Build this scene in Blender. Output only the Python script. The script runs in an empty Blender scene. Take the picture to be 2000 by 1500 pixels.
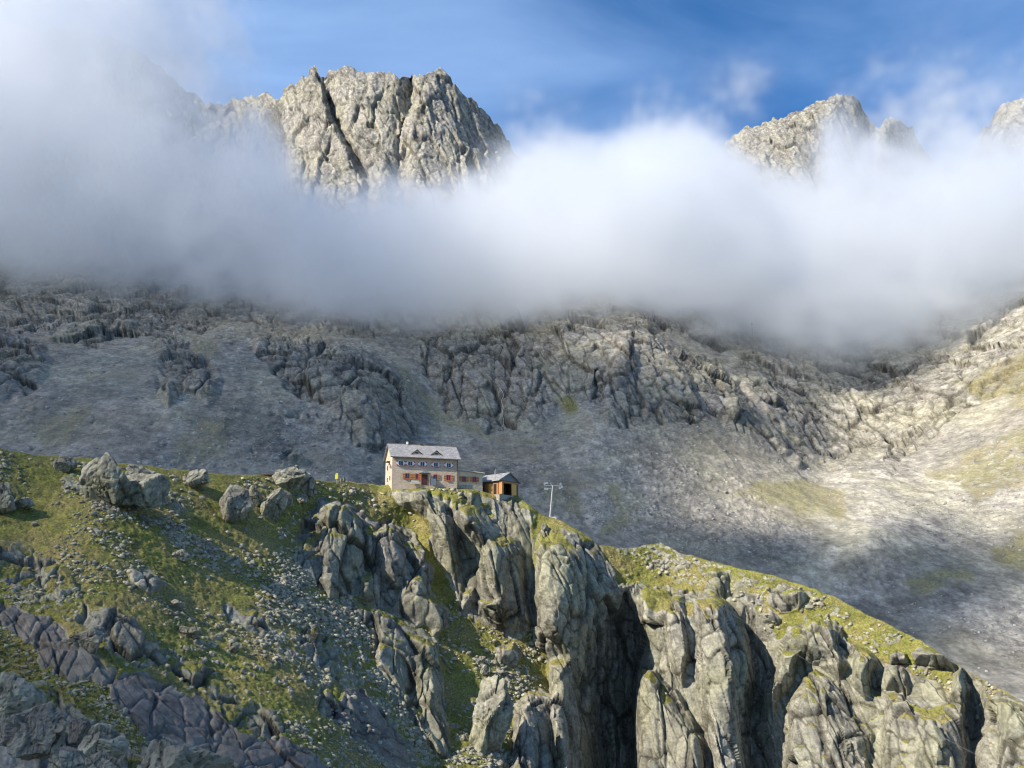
import bpy, bmesh, math, random
import numpy as np
from mathutils import Vector, Matrix

# ------------------------------------------------------------------ camera, sky, sun, exposure
SC = bpy.context.scene
F = 2222.0
PITCH = math.atan(500 / F)
cam_d = bpy.data.cameras.new("camera"); cam = bpy.data.objects.new("camera", cam_d)
SC.collection.objects.link(cam); SC.camera = cam
cam_d.sensor_width = 36; cam_d.lens = 36 * F / 2000
cam_d.clip_start = 0.5; cam_d.clip_end = 20000
cam.location = (0, 0, 0); cam.rotation_euler = (math.pi / 2 + PITCH, 0, 0)

SUN_DIR = Vector((-0.68, -0.41, 0.60)).normalized()          # towards the sun
sun_el = math.asin(SUN_DIR.z)
sun_az = math.atan2(SUN_DIR.x, SUN_DIR.y)                   # clockwise from +Y
world = bpy.data.worlds.new("World"); SC.world = world; world.use_nodes = True
wt = world.node_tree; wt.nodes.clear()
def wn(t): return wt.nodes.new(t)
sky = wn('ShaderNodeTexSky'); sky.sky_type = 'NISHITA'; sky.sun_disc = False
sky.sun_elevation = sun_el; sky.sun_rotation = sun_az; sky.altitude = 2400
sky.air_density = 1.0; sky.dust_density = 0.1; sky.ozone_density = 4.0
hs = wn('ShaderNodeHueSaturation'); hs.inputs['Saturation'].default_value = 1.22; hs.inputs['Value'].default_value = 1.3
tc = wn('ShaderNodeTexCoord'); mp = wn('ShaderNodeMapping'); mp.inputs['Scale'].default_value = (1.2, 1, 4.0)
mp.inputs['Rotation'].default_value = (0, 0.5, 0)
nz = wn('ShaderNodeTexNoise'); nz.inputs['Scale'].default_value = 2.6; nz.inputs['Detail'].default_value = 6; nz.inputs['Roughness'].default_value = 0.5
nz.inputs['Distortion'].default_value = 0.4
rp = wn('ShaderNodeMapRange'); rp.inputs[1].default_value = 0.42; rp.inputs[2].default_value = 0.75
sx = wn('ShaderNodeSeparateXYZ')
rl = wn('ShaderNodeMapRange'); rl.inputs[1].default_value = 0.16; rl.inputs[2].default_value = -0.42   # thicker veil to the left
am = wn('ShaderNodeMath'); am.operation = 'MULTIPLY_ADD'; am.inputs[1].default_value = 0.42
mx = wn('ShaderNodeMixRGB'); mx.inputs[2].default_value = (3.6, 5.4, 8.6, 1)
m3 = wn('ShaderNodeMath'); m3.operation = 'MULTIPLY'; m3.inputs[1].default_value = 0.5
bg = wn('ShaderNodeBackground'); bg.inputs['Strength'].default_value = 0.08
wo = wn('ShaderNodeOutputWorld')
L = wt.links.new
L(sky.outputs[0], hs.inputs['Color']); L(tc.outputs['Generated'], mp.inputs[0]); L(mp.outputs[0], nz.inputs['Vector'])
L(nz.outputs['Fac'], rp.inputs[0]); L(tc.outputs['Generated'], sx.inputs[0]); L(sx.outputs['X'], rl.inputs[0])
L(rp.outputs[0], am.inputs[0]); L(rl.outputs[0], m3.inputs[0]); L(m3.outputs[0], am.inputs[2]); L(am.outputs[0], mx.inputs[0])
L(hs.outputs[0], mx.inputs[1]); L(mx.outputs[0], bg.inputs['Color']); L(bg.outputs[0], wo.inputs['Surface'])

sd = bpy.data.lights.new("sun", 'SUN'); sd.energy = 4.8; sd.angle = math.radians(0.5); sd.color = (1.0, 0.90, 0.76)
so = bpy.data.objects.new("sun", sd); SC.collection.objects.link(so)
so.rotation_euler = SUN_DIR.to_track_quat('Z', 'Y').to_euler(); so.location = (-300, -200, 400)

SC.view_settings.view_transform = 'Standard'; SC.view_settings.look = 'None'
SC.view_settings.gamma = 1.0; SC.view_settings.use_curve_mapping = False
SC.view_settings.exposure = 0.82
cy = SC.cycles
cy.diffuse_bounces = 3; cy.glossy_bounces = 2; cy.transparent_max_bounces = 12
cy.volume_bounces = 5; cy.max_bounces = 10; cy.volume_step_rate = 2.0; cy.volume_max_steps = 128
cy.volume_bounces = 6; cy.pixel_filter_type = 'BLACKMAN_HARRIS'; cy.filter_width = 1.15
cy.use_adaptive_sampling = True; cy.adaptive_threshold = 0.03
cy.use_denoising = True; cy.sample_clamp_indirect = 6

# ------------------------------------------------------------------ helpers
rng = np.random.default_rng(7)
random.seed(7)
SP, CP = math.sin(PITCH), math.cos(PITCH)
def ray(x, y):
    """direction (Y=1) through photograph pixel (x, y of 2000x1500)"""
    cx = (np.asarray(x, float) - 1000) / F; cyy = (750 - np.asarray(y, float)) / F
    Yc = CP - cyy * SP; Zc = SP + cyy * CP
    return np.stack([cx / Yc, np.ones_like(Yc), Zc / Yc], -1)
def at(x, y, d):
    v = ray(x, y) * d
    return Vector(v.tolist())
def sstep(a, b, t):
    t = np.clip((t - a) / (b - a), 0, 1); return t * t * (3 - 2 * t)
def hash3(ix, iy, iz, s):
    h = (ix.astype(np.int64) * 374761393 + iy.astype(np.int64) * 668265263 + iz.astype(np.int64) * 2147483647 + s * 1274126177) & 0xFFFFFFFF
    h = ((h ^ (h >> 13)) * 1274126177) & 0xFFFFFFFF
    h = ((h ^ (h >> 16)) * 2246822519) & 0xFFFFFFFF
    return (h ^ (h >> 15)) & 0xFFFFFFFF
def vnoise(P, s=0):
    """value noise in -1..1, P (...,3)"""
    I = np.floor(P); f = (P - I); I = I.astype(np.int64); f = f * f * f * (f * (f * 6 - 15) + 10)
    r = 0
    for dx in (0, 1):
        wx = f[..., 0] if dx else 1 - f[..., 0]
        for dy in (0, 1):
            wy = f[..., 1] if dy else 1 - f[..., 1]
            for dz in (0, 1):
                wz = f[..., 2] if dz else 1 - f[..., 2]
                r = r + wx * wy * wz * (hash3(I[..., 0] + dx, I[..., 1] + dy, I[..., 2] + dz, s) / 2147483648.0 - 1)
    return r
def fbm(P, scale, octv=5, s=0, gain=0.5, ridged=False):
    a, t, r = 1.0, 0.0, 0
    Q = P / scale
    for o in range(octv):
        n = vnoise(Q, s + o * 17)
        if ridged: n = 1 - 2 * np.abs(n)
        r = r + a * n; t += a; a *= gain; Q = Q * 2.03 + 11.7
    return r / t
def facet(P, cell, s=0, tilt=(.8, .8, .8)):
    """broken rock: every Voronoi cell is a tilted plane. returns height, edge distance, random tone"""
    Q = P.reshape(-1, 3) / cell
    n = len(Q); H = np.empty(n); E = np.empty(n); R = np.empty(n)
    for a in range(0, n, 200000):
        q = Q[a:a + 200000]; I = np.floor(q).astype(np.int64)
        b1 = np.full(len(q), 9.0); b2 = b1.copy(); hh = np.zeros(len(q)); rr = np.zeros(len(q))
        for dx in (-1, 0, 1):
            for dy in (-1, 0, 1):
                for dz in (-1, 0, 1):
                    ix, iy, iz = I[:, 0] + dx, I[:, 1] + dy, I[:, 2] + dz
                    h = hash3(ix, iy, iz, s); h2 = hash3(iz, ix, iy, s + 91)
                    cxx = ix + (h & 1023) / 1023.0; cyy = iy + ((h >> 10) & 1023) / 1023.0; czz = iz + ((h >> 20) & 1023) / 1023.0
                    ex, ey, ez = q[:, 0] - cxx, q[:, 1] - cyy, q[:, 2] - czz
                    d = 0.35 * np.sqrt(ex * ex + ey * ey + ez * ez) + 0.65 * np.maximum(np.abs(ex), np.maximum(np.abs(ey), np.abs(ez)))
                    m = d < b1
                    b2 = np.where(m, b1, np.minimum(b2, d)); b1 = np.where(m, d, b1)
                    n1 = (h2 & 1023) / 511.5 - 1; n2 = ((h2 >> 10) & 1023) / 511.5 - 1; n3 = ((h2 >> 20) & 1023) / 511.5 - 1
                    r = ((h2 >> 7) & 1023) / 1023.0
                    hh = np.where(m, (r - 0.5) * 0.85 + (n1 * ex * tilt[0] + n2 * ey * tilt[1] + n3 * ez * tilt[2]), hh); rr = np.where(m, r, rr)
        H[a:a + 200000] = hh; E[a:a + 200000] = b2 - b1; R[a:a + 200000] = rr
    sh = P.shape[:-1]
    return H.reshape(sh), E.reshape(sh), R.reshape(sh)
def tps(pts, log=False):
    """smooth surface through scattered (x, y, value)"""
    A = np.array(pts, float); X = A[:, :2] / 1000; v = np.log(A[:, 2]) if log else A[:, 2]
    def U(r2): return 0.5 * r2 * np.log(r2 + 1e-12)
    n = len(X); K = U(((X[:, None] - X[None]) ** 2).sum(-1)) + np.eye(n) * 2e-4
    Pm = np.c_[np.ones(n), X]; M = np.block([[K, Pm], [Pm.T, np.zeros((3, 3))]])
    w = np.linalg.solve(M, np.r_[v, 0, 0, 0])
    gx = np.arange(-700, 2701, 20.0); gy = np.arange(-300, 2001, 20.0)
    GX, GY = np.meshgrid(gx, gy); G = np.stack([GX, GY], -1) / 1000
    r2 = ((G[:, :, None] - X[None, None]) ** 2).sum(-1)
    Z = U(r2) @ w[:n] + w[n] + G @ w[n + 1:]
    if log: Z = np.exp(Z)
    def ev(x, y):
        fx = np.clip((x + 700) / 20, 0, len(gx) - 1.001); fy = np.clip((y + 300) / 20, 0, len(gy) - 1.001)
        i = fx.astype(int); j = fy.astype(int); u = fx - i; t = fy - j
        return (Z[j, i] * (1 - u) + Z[j, i + 1] * u) * (1 - t) + (Z[j + 1, i] * (1 - u) + Z[j + 1, i + 1] * u) * t
    return ev
def polysd(poly, X, Y):
    """signed distance (inside > 0) and x-offset to the nearest edge point"""
    sh = X.shape; x = X.ravel(); y = Y.ravel()
    best = np.full(x.shape, 1e9); bx = np.zeros(x.shape); ins = np.zeros(x.shape, bool)
    n = len(poly)
    for i in range(n):
        x0, y0 = poly[i]; x1, y1 = poly[(i + 1) % n]
        dx, dy = x1 - x0, y1 - y0; t = np.clip(((x - x0) * dx + (y - y0) * dy) / (dx * dx + dy * dy + 1e-9), 0, 1)
        ox = x0 + t * dx - x; oy = y0 + t * dy - y; d = ox * ox + oy * oy
        m = d < best; best = np.where(m, d, best); bx = np.where(m, ox, bx)
        c = ((y0 > y) != (y1 > y)) & (x < (x1 - x0) * (y - y0) / ((y1 - y0) if y1 != y0 else 1e-9) + x0); ins ^= c
    d = np.sqrt(best)
    return np.where(ins, d, -d).reshape(sh), bx.reshape(sh)
def bulge(poly, X, Y, wl, wr, up=0.0, down=1.5):
    """signed distance, and 0..1 rise inside the outline with its own slope width on the left and right flanks"""
    sh = X.shape; x = X.ravel(); y = Y.ravel(); n = len(poly); ins = np.zeros(x.shape, bool)
    ar = sum(poly[i][0] * poly[(i + 1) % n][1] - poly[(i + 1) % n][0] * poly[i][1] for i in range(n)); sg = 1 if ar > 0 else -1
    best = np.full(x.shape, 1e9); t_ = np.full(x.shape, 1e9)
    for i in range(n):
        x0, y0 = poly[i]; x1, y1 = poly[(i + 1) % n]; dx, dy = x1 - x0, y1 - y0; ln = math.hypot(dx, dy) + 1e-9
        t = np.clip(((x - x0) * dx + (y - y0) * dy) / (ln * ln), 0, 1); d = np.hypot(x0 + t * dx - x, y0 + t * dy - y)
        ox = sg * dy / ln                                  # outward x component
        oy = -sg * dx / ln; w = (wl + (wr - wl) * (0.5 + 0.5 * max(-1, min(1, ox * 1.6)))) * (1 + (down * oy if oy > 0 else -up * oy))
        best = np.minimum(best, d); t_ = np.minimum(t_, d / w)
        ins ^= ((y0 > y) != (y1 > y)) & (x < (x1 - x0) * (y - y0) / ((y1 - y0) if y1 != y0 else 1e-9) + x0)
    return np.where(ins, best, -best).reshape(sh), np.where(ins, np.clip(t_, 0, 1), 0).reshape(sh)
def grid_normals(P):
    du = np.empty_like(P); dv = np.empty_like(P)
    du[:, 1:-1] = P[:, 2:] - P[:, :-2]; du[:, 0] = P[:, 1] - P[:, 0]; du[:, -1] = P[:, -1] - P[:, -2]
    dv[1:-1] = P[2:] - P[:-2]; dv[0] = P[1] - P[0]; dv[-1] = P[-1] - P[-2]
    N = np.cross(dv, du); N /= np.linalg.norm(N, axis=-1, keepdims=True) + 1e-9
    return N
def blur(A, k):
    """separable box blur, twice"""
    for _ in range(2):
        for ax in (0, 1):
            pad = [(0, 0)] * A.ndim; pad[ax] = (k + 1, k)
            c = np.cumsum(np.pad(A, pad, mode='edge'), axis=ax)
            n = A.shape[ax]
            A = (np.take(c, np.arange(2 * k + 1, 2 * k + 1 + n), axis=ax) - np.take(c, np.arange(0, n), axis=ax)) / (2 * k + 1)
    return A
def link(o): SC.collection.objects.link(o); return o
def tag(o, label=None, cat=None, group=None, kind=None):
    if label: o['label'] = label
    if cat: o['category'] = cat
    if group: o['group'] = group
    if kind: o['kind'] = kind
    return o
def grid_object(name, P, mat, attrs, smooth=False):
    r, c = P.shape[:2]; me = bpy.data.meshes.new(name)
    me.vertices.add(r * c); me.vertices.foreach_set('co', P.astype(np.float32).ravel())
    idx = np.arange(r * c).reshape(r, c)
    q = np.stack([idx[:-1, :-1], idx[1:, :-1], idx[1:, 1:], idx[:-1, 1:]], -1).reshape(-1, 4)
    nf = len(q); me.loops.add(nf * 4); me.loops.foreach_set('vertex_index', q.ravel().astype(np.int32))
    me.polygons.add(nf); me.polygons.foreach_set('loop_start', (np.arange(nf) * 4).astype(np.int32))
    me.update(calc_edges=True)
    if smooth: me.polygons.foreach_set('use_smooth', np.ones(nf, bool))
    for k, v in attrs.items():
        a = me.attributes.new(k, 'FLOAT_COLOR', 'POINT'); a.data.foreach_set('color', v.astype(np.float32).ravel())
    me.materials.append(mat)
    return link(bpy.data.objects.new(name, me))
# ------------------------------------------------------------------ materials
class NT:
    def __init__(s, name, ysc=1.0):
        s.ysc = ysc
        s.m = bpy.data.materials.new(name); s.m.use_nodes = True; s.t = s.m.node_tree; s.t.nodes.clear()
        s.out = s.n('ShaderNodeOutputMaterial')
    def n(s, t, **k):
        q = s.t.nodes.new(t)
        for a, b in k.items(): setattr(q, a, b)
        return q
    def l(s, a, b): s.t.links.new(a, b)
    def put(s, sock, v):
        if hasattr(v, 'links') or hasattr(v, 'is_output'): s.l(v, sock)
        else: sock.default_value = v
    def mix(s, fac, a, b, mode='MIX'):
        q = s.n('ShaderNodeMixRGB', blend_type=mode)
        s.put(q.inputs[0], fac); s.put(q.inputs[1], a if not isinstance(a, tuple) or len(a) == 4 else (*a, 1)); s.put(q.inputs[2], b if not isinstance(b, tuple) or len(b) == 4 else (*b, 1))
        return q.outputs[0]
    def math(s, op, a, b=0.0, c=0.0):
        q = s.n('ShaderNodeMath', operation=op); s.put(q.inputs[0], a); s.put(q.inputs[1], b); s.put(q.inputs[2], c); return q.outputs[0]
    def rng(s, v, a, b, c=0.0, d=1.0):
        q = s.n('ShaderNodeMapRange'); s.put(q.inputs[0], v)
        for i, t in enumerate((a, b, c, d)): q.inputs[i + 1].default_value = t
        return q.outputs[0]
    def noise(s, scale, detail=6, rough=0.55, vec=None, stretch=(1, 1, 1), rot=(0, 0, 0), dist=0.0):
        if vec is None: vec = s.n('ShaderNodeTexCoord').outputs['Object']
        mp = s.n('ShaderNodeMapping'); mp.inputs['Scale'].default_value = (stretch[0], stretch[1] * s.ysc, stretch[2]); mp.inputs['Rotation'].default_value = rot; s.l(vec, mp.inputs[0])
        q = s.n('ShaderNodeTexNoise'); q.inputs['Scale'].default_value = scale; q.inputs['Detail'].default_value = detail
        q.inputs['Roughness'].default_value = rough; q.inputs['Distortion'].default_value = dist; s.l(mp.outputs[0], q.inputs['Vector']); return q.outputs['Fac']
    def voro(s, scale, feature='F1', out='Distance', stretch=(1, 1, 1), rot=(0, 0, 0)):
        mp = s.n('ShaderNodeMapping'); mp.inputs['Scale'].default_value = (stretch[0], stretch[1] * s.ysc, stretch[2]); mp.inputs['Rotation'].default_value = rot; s.l(s.n('ShaderNodeTexCoord').outputs['Object'], mp.inputs[0])
        q = s.n('ShaderNodeTexVoronoi', feature=feature); q.inputs['Scale'].default_value = scale; s.l(mp.outputs[0], q.inputs['Vector']); return q.outputs[out]
    def bsdf(s, col, rough=0.9, bump=None, bs=0.5, bd=1.0, spec=0.25, metal=0.0):
        b = s.n('ShaderNodeBsdfPrincipled'); s.put(b.inputs['Base Color'], col if not isinstance(col, tuple) else (*col[:3], 1))
        s.put(b.inputs['Roughness'], rough); b.inputs['Specular IOR Level'].default_value = spec; b.inputs['Metallic'].default_value = metal
        if bump is not None:
            q = s.n('ShaderNodeBump'); q.inputs['Strength'].default_value = bs; q.inputs['Distance'].default_value = bd; s.l(bump, q.inputs['Height']); s.l(q.outputs[0], b.inputs['Normal'])
        s.l(b.outputs[0], s.out.inputs['Surface']); return s.m

def terrain_mat(name, k, lo, hi, lichen, grass_lo, grass_hi, grass_dry, lich=0.5, streak=True, far=0, bump=0.5, purple=(0.095, 0.085, 0.082), gsoft=0.08):
    """k: size factor of the texture; mask = (grass, dark, tone, crack)"""
    t = NT(name, 0.3 if far else 0.4); at_ = t.n('ShaderNodeAttribute', attribute_name='mask'); sp = t.n('ShaderNodeSeparateColor'); t.l(at_.outputs['Color'], sp.inputs[0])
    g, dk, tone = sp.outputs[0], sp.outputs[1], sp.outputs[2]; crack = at_.outputs['Alpha']
    n1 = t.noise(0.09 / k, 8, 0.62); n2 = t.noise(0.55 / k, 8, 0.7); n3 = t.noise(0.35 / k, 6, 0.6, stretch=(1, 1, 0.16), rot=(0.1, 0.18, 0))
    n4 = t.noise(2.4 / k, 5, 0.65)
    c = t.mix(t.rng(n2, 0.36, 0.64), lo, hi)
    c = t.mix(t.rng(n1, 0.44, 0.62, 0, lich), c, lichen)
    c = t.mix(t.rng(n4, 0.3, 0.75), t.mix(1.0, c, (0.72, 0.72, 0.72), 'MULTIPLY'), t.mix(1.0, c, (1.3, 1.28, 1.22), 'MULTIPLY'))
    if streak: c = t.mix(t.rng(n3, 0.5, 0.66, 0, 0.75 - 0.5 * far), c, t.mix(1.0, c, (0.45, 0.45, 0.46), 'MULTIPLY'))
    if far:
        for sc_, lo_ in ((1.5, 0.84), (0.55, 0.9)):
            q = t.n('ShaderNodeSeparateColor'); t.l(t.voro(sc_ / k, out='Color', stretch=(1, 1, 1.4)), q.inputs[0])
            c = t.mix(t.rng(q.outputs[0], 0, 1), t.mix(1.0, c, (lo_, lo_, lo_), 'MULTIPLY'), t.mix(1.0, c, (2 - lo_,) * 3, 'MULTIPLY'))
    tn = t.rng(tone, 0, 1, 0.72, 1.3); tc_ = t.n('ShaderNodeCombineXYZ')
    for i in range(3): t.l(tn, tc_.inputs[i])
    c = t.mix(1.0, c, tc_.outputs[0], 'MULTIPLY')
    c = t.mix(dk, c, t.mix(t.rng(n2, 0.3, 0.7), purple, tuple(1.9 * v for v in purple)))
    c = t.mix(crack, c, t.mix(1.0, c, (0.35, 0.34, 0.33), 'MULTIPLY'))
    gn = t.noise(0.28 / k, 8, 0.7, stretch=(1, 1, 2.0)); gd = t.noise(0.11 / k, 7, 0.65); g4 = t.noise(3.0 / k, 4, 0.7)
    gc = t.mix(t.rng(gn, 0.35, 0.65), grass_lo, grass_hi); gc = t.mix(t.rng(gd, 0.45, 0.62, 0, 0.75), gc, grass_dry)
    gc = t.mix(t.rng(g4, 0.35, 0.65), t.mix(1.0, gc, (0.5, 0.52, 0.55), 'MULTIPLY'), t.mix(1.0, gc, (1.5, 1.42, 1.35), 'MULTIPLY'))
    g5 = t.noise(1.1 / k, 6, 0.75); gc = t.mix(t.rng(g5, 0.5, 0.64, 0, 0.7), gc, t.mix(0.5, grass_dry, (0.12, 0.085, 0.045)))
    gf = t.math('ADD', g, t.math('MULTIPLY', t.math('SUBTRACT', n2, 0.5), 0.9)); gf = t.rng(gf, 0.5 - gsoft, 0.5 + gsoft)
    c = t.mix(gf, c, gc)
    vr = t.voro(0.9 / k, stretch=(1, 1, 0.6))
    h = t.math('ADD', t.math('MULTIPLY', n2, 1.1), t.math('MULTIPLY', n4, 0.45)); h = t.math('ADD', h, t.math('MULTIPLY', n3, 0.9 - 0.6 * far)); h = t.math('ADD', h, t.math('MULTIPLY', vr, 0.35 + 0.5 * far))
    h = t.math('ADD', h, t.math('MULTIPLY', t.noise(5.0 / k, 4, 0.7), 0.35))
    return t.bsdf(c, 0.92, h, bump, (0.5 - 0.22 * far) * k, 0.15)
def plain(name, col, rough=0.8, var=0.25, scale=3.0, bump=0.15, metal=0.0, stretch=(1, 1, 1), spec=0.3):
    t = NT(name); n = t.noise(scale, 6, 0.65, stretch=stretch)
    c = t.mix(t.rng(n, 0.3, 0.7), tuple(v * (1 - var) for v in col), tuple(min(1, v * (1 + var)) for v in col))
    return t.bsdf(c, rough, n, bump, 0.05, spec, metal)

M_NEAR = terrain_mat('alpine_rock_and_turf', 1.0, (0.145, 0.142, 0.122), (0.36, 0.35, 0.29), (0.27, 0.275, 0.17),
                     (0.090, 0.098, 0.026), (0.205, 0.215, 0.050), (0.23, 0.195, 0.085))
M_NEARER = terrain_mat('ledge_rock_and_turf', 0.12, (0.17, 0.16, 0.145), (0.36, 0.34, 0.29), (0.27, 0.275, 0.17), (0.06, 0.065, 0.018), (0.14, 0.135, 0.036), (0.20, 0.155, 0.07))
M_FAR = terrain_mat('far_rock_and_scree', 3.2, (0.15, 0.145, 0.135), (0.36, 0.345, 0.305), (0.36, 0.35, 0.22),
                    (0.14, 0.14, 0.055), (0.27, 0.26, 0.10), (0.24, 0.21, 0.12), lich=0.3, bump=0.45, gsoft=0.3, far=1, purple=(0.14, 0.12, 0.095))
def stone_mat(name, lo, hi, lichen):
    t = NT(name); at_ = t.n('ShaderNodeAttribute', attribute_name='mask'); sp = t.n('ShaderNodeSeparateColor'); t.l(at_.outputs['Color'], sp.inputs[0])
    tc_ = t.n('ShaderNodeNewGeometry').outputs['Position']
    n1 = t.noise(0.5, 7, 0.65, tc_); n2 = t.noise(3.0, 6, 0.7, tc_)
    c = t.mix(t.rng(n1, 0.35, 0.65), lo, hi); c = t.mix(t.rng(n2, 0.5, 0.7, 0, 0.5), c, lichen)
    c = t.mix(sp.outputs[0], t.mix(1.0, c, (0.6, 0.6, 0.62), 'MULTIPLY'), t.mix(1.0, c, (1.35, 1.33, 1.25), 'MULTIPLY'))
    return t.bsdf(c, 0.9, t.math('ADD', n1, n2), 0.5, 0.35, 0.2)
M_STONE = stone_mat('lichen_stone', (0.20, 0.19, 0.155), (0.38, 0.36, 0.29), (0.31, 0.33, 0.18))
M_STONE_FAR = stone_mat('scree_stone', (0.22, 0.22, 0.215), (0.42, 0.41, 0.385), (0.36, 0.35, 0.30))
# ------------------------------------------------------------------ near hill with the cliffs (structure)
SKY_F = [(-420, 760), (-300, 800), (0, 876), (60, 888), (150, 893), (300, 912), (420, 925), (520, 929), (600, 934), (630, 938), (700, 944), (755, 947), (775, 944), (830, 941), (890, 943),
         (925, 953), (940, 960), (1012, 968), (1030, 985), (1060, 1006), (1095, 1016), (1130, 1034), (1170, 1062), (1215, 1072), (1250, 1066), (1290, 1060), (1330, 1080), (1400, 1098), (1500, 1122),
         (1600, 1152), (1700, 1202), (1800, 1252), (1900, 1318), (2000, 1370), (2150, 1440), (2420, 1550)]
sx_, sy_ = np.array(SKY_F, float).T
BASE_F = [(-300, 800, 120), (0, 878, 150), (150, 893, 172), (300, 915, 192), (420, 925, 215), (520, 930, 235), (620, 938, 246), (700, 945, 256), (740, 949, 264), (775, 944, 271), (830, 941, 273), (890, 943, 274), (770, 953, 261), (820, 950, 262), (870, 951, 264), (910, 957, 266),
    (950, 964, 270), (1010, 972, 272), (1070, 1010, 270), (1130, 1035, 268), (1170, 1060, 268), (1250, 1070, 272), (1330, 1085, 270), (1400, 1102, 265), (1500, 1125, 258),
    (1600, 1155, 250), (1700, 1205, 242), (1800, 1255, 232), (1900, 1320, 222), (2000, 1372, 212), (2300, 1500, 185),
    (-300, 1000, 104), (-300, 1300, 82), (-300, 1500, 70), (-300, 1700, 58),
    (0, 1000, 138), (0, 1150, 124), (0, 1300, 110), (0, 1420, 98), (0, 1500, 90), (0, 1700, 74),
    (200, 1000, 158), (200, 1100, 147), (200, 1200, 136), (200, 1300, 125), (200, 1400, 114), (200, 1500, 104), (200, 1700, 86),
    (400, 1000, 200), (400, 1100, 186), (400, 1200, 171), (400, 1300, 157), (400, 1400, 144), (400, 1500, 131), (400, 1700, 108),
    (550, 1000, 230), (550, 1100, 216), (550, 1200, 198), (550, 1300, 180), (550, 1400, 163), (550, 1500, 148), (550, 1700, 122),
    (650, 1000, 246), (700, 1100, 240), (700, 1200, 224), (700, 1300, 206), (700, 1400, 188), (700, 1500, 171), (700, 1700, 142),
    (800, 1000, 260), (800, 1100, 250), (850, 1200, 241), (850, 1350, 222), (850, 1500, 202), (850, 1700, 172),
    (950, 1000, 266), (950, 1150, 256), (950, 1300, 238), (950, 1500, 206), (950, 1700, 170),
    (1100, 1050, 264), (1100, 1200, 256), (1100, 1400, 244), (1100, 1500, 238), (1100, 1700, 222),
    (1250, 1150, 266), (1250, 1300, 262), (1250, 1500, 254), (1250, 1700, 240),
    (1400, 1200, 258), (1400, 1500, 246), (1400, 1700, 235), (1550, 1250, 248), (1550, 1500, 236), (1550, 1700, 226),
    (1700, 1300, 236), (1700, 1500, 226), (1700, 1700, 216), (1900, 1400, 218), (1900, 1500, 212), (1900, 1700, 200), (2200, 1700, 175)]
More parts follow.
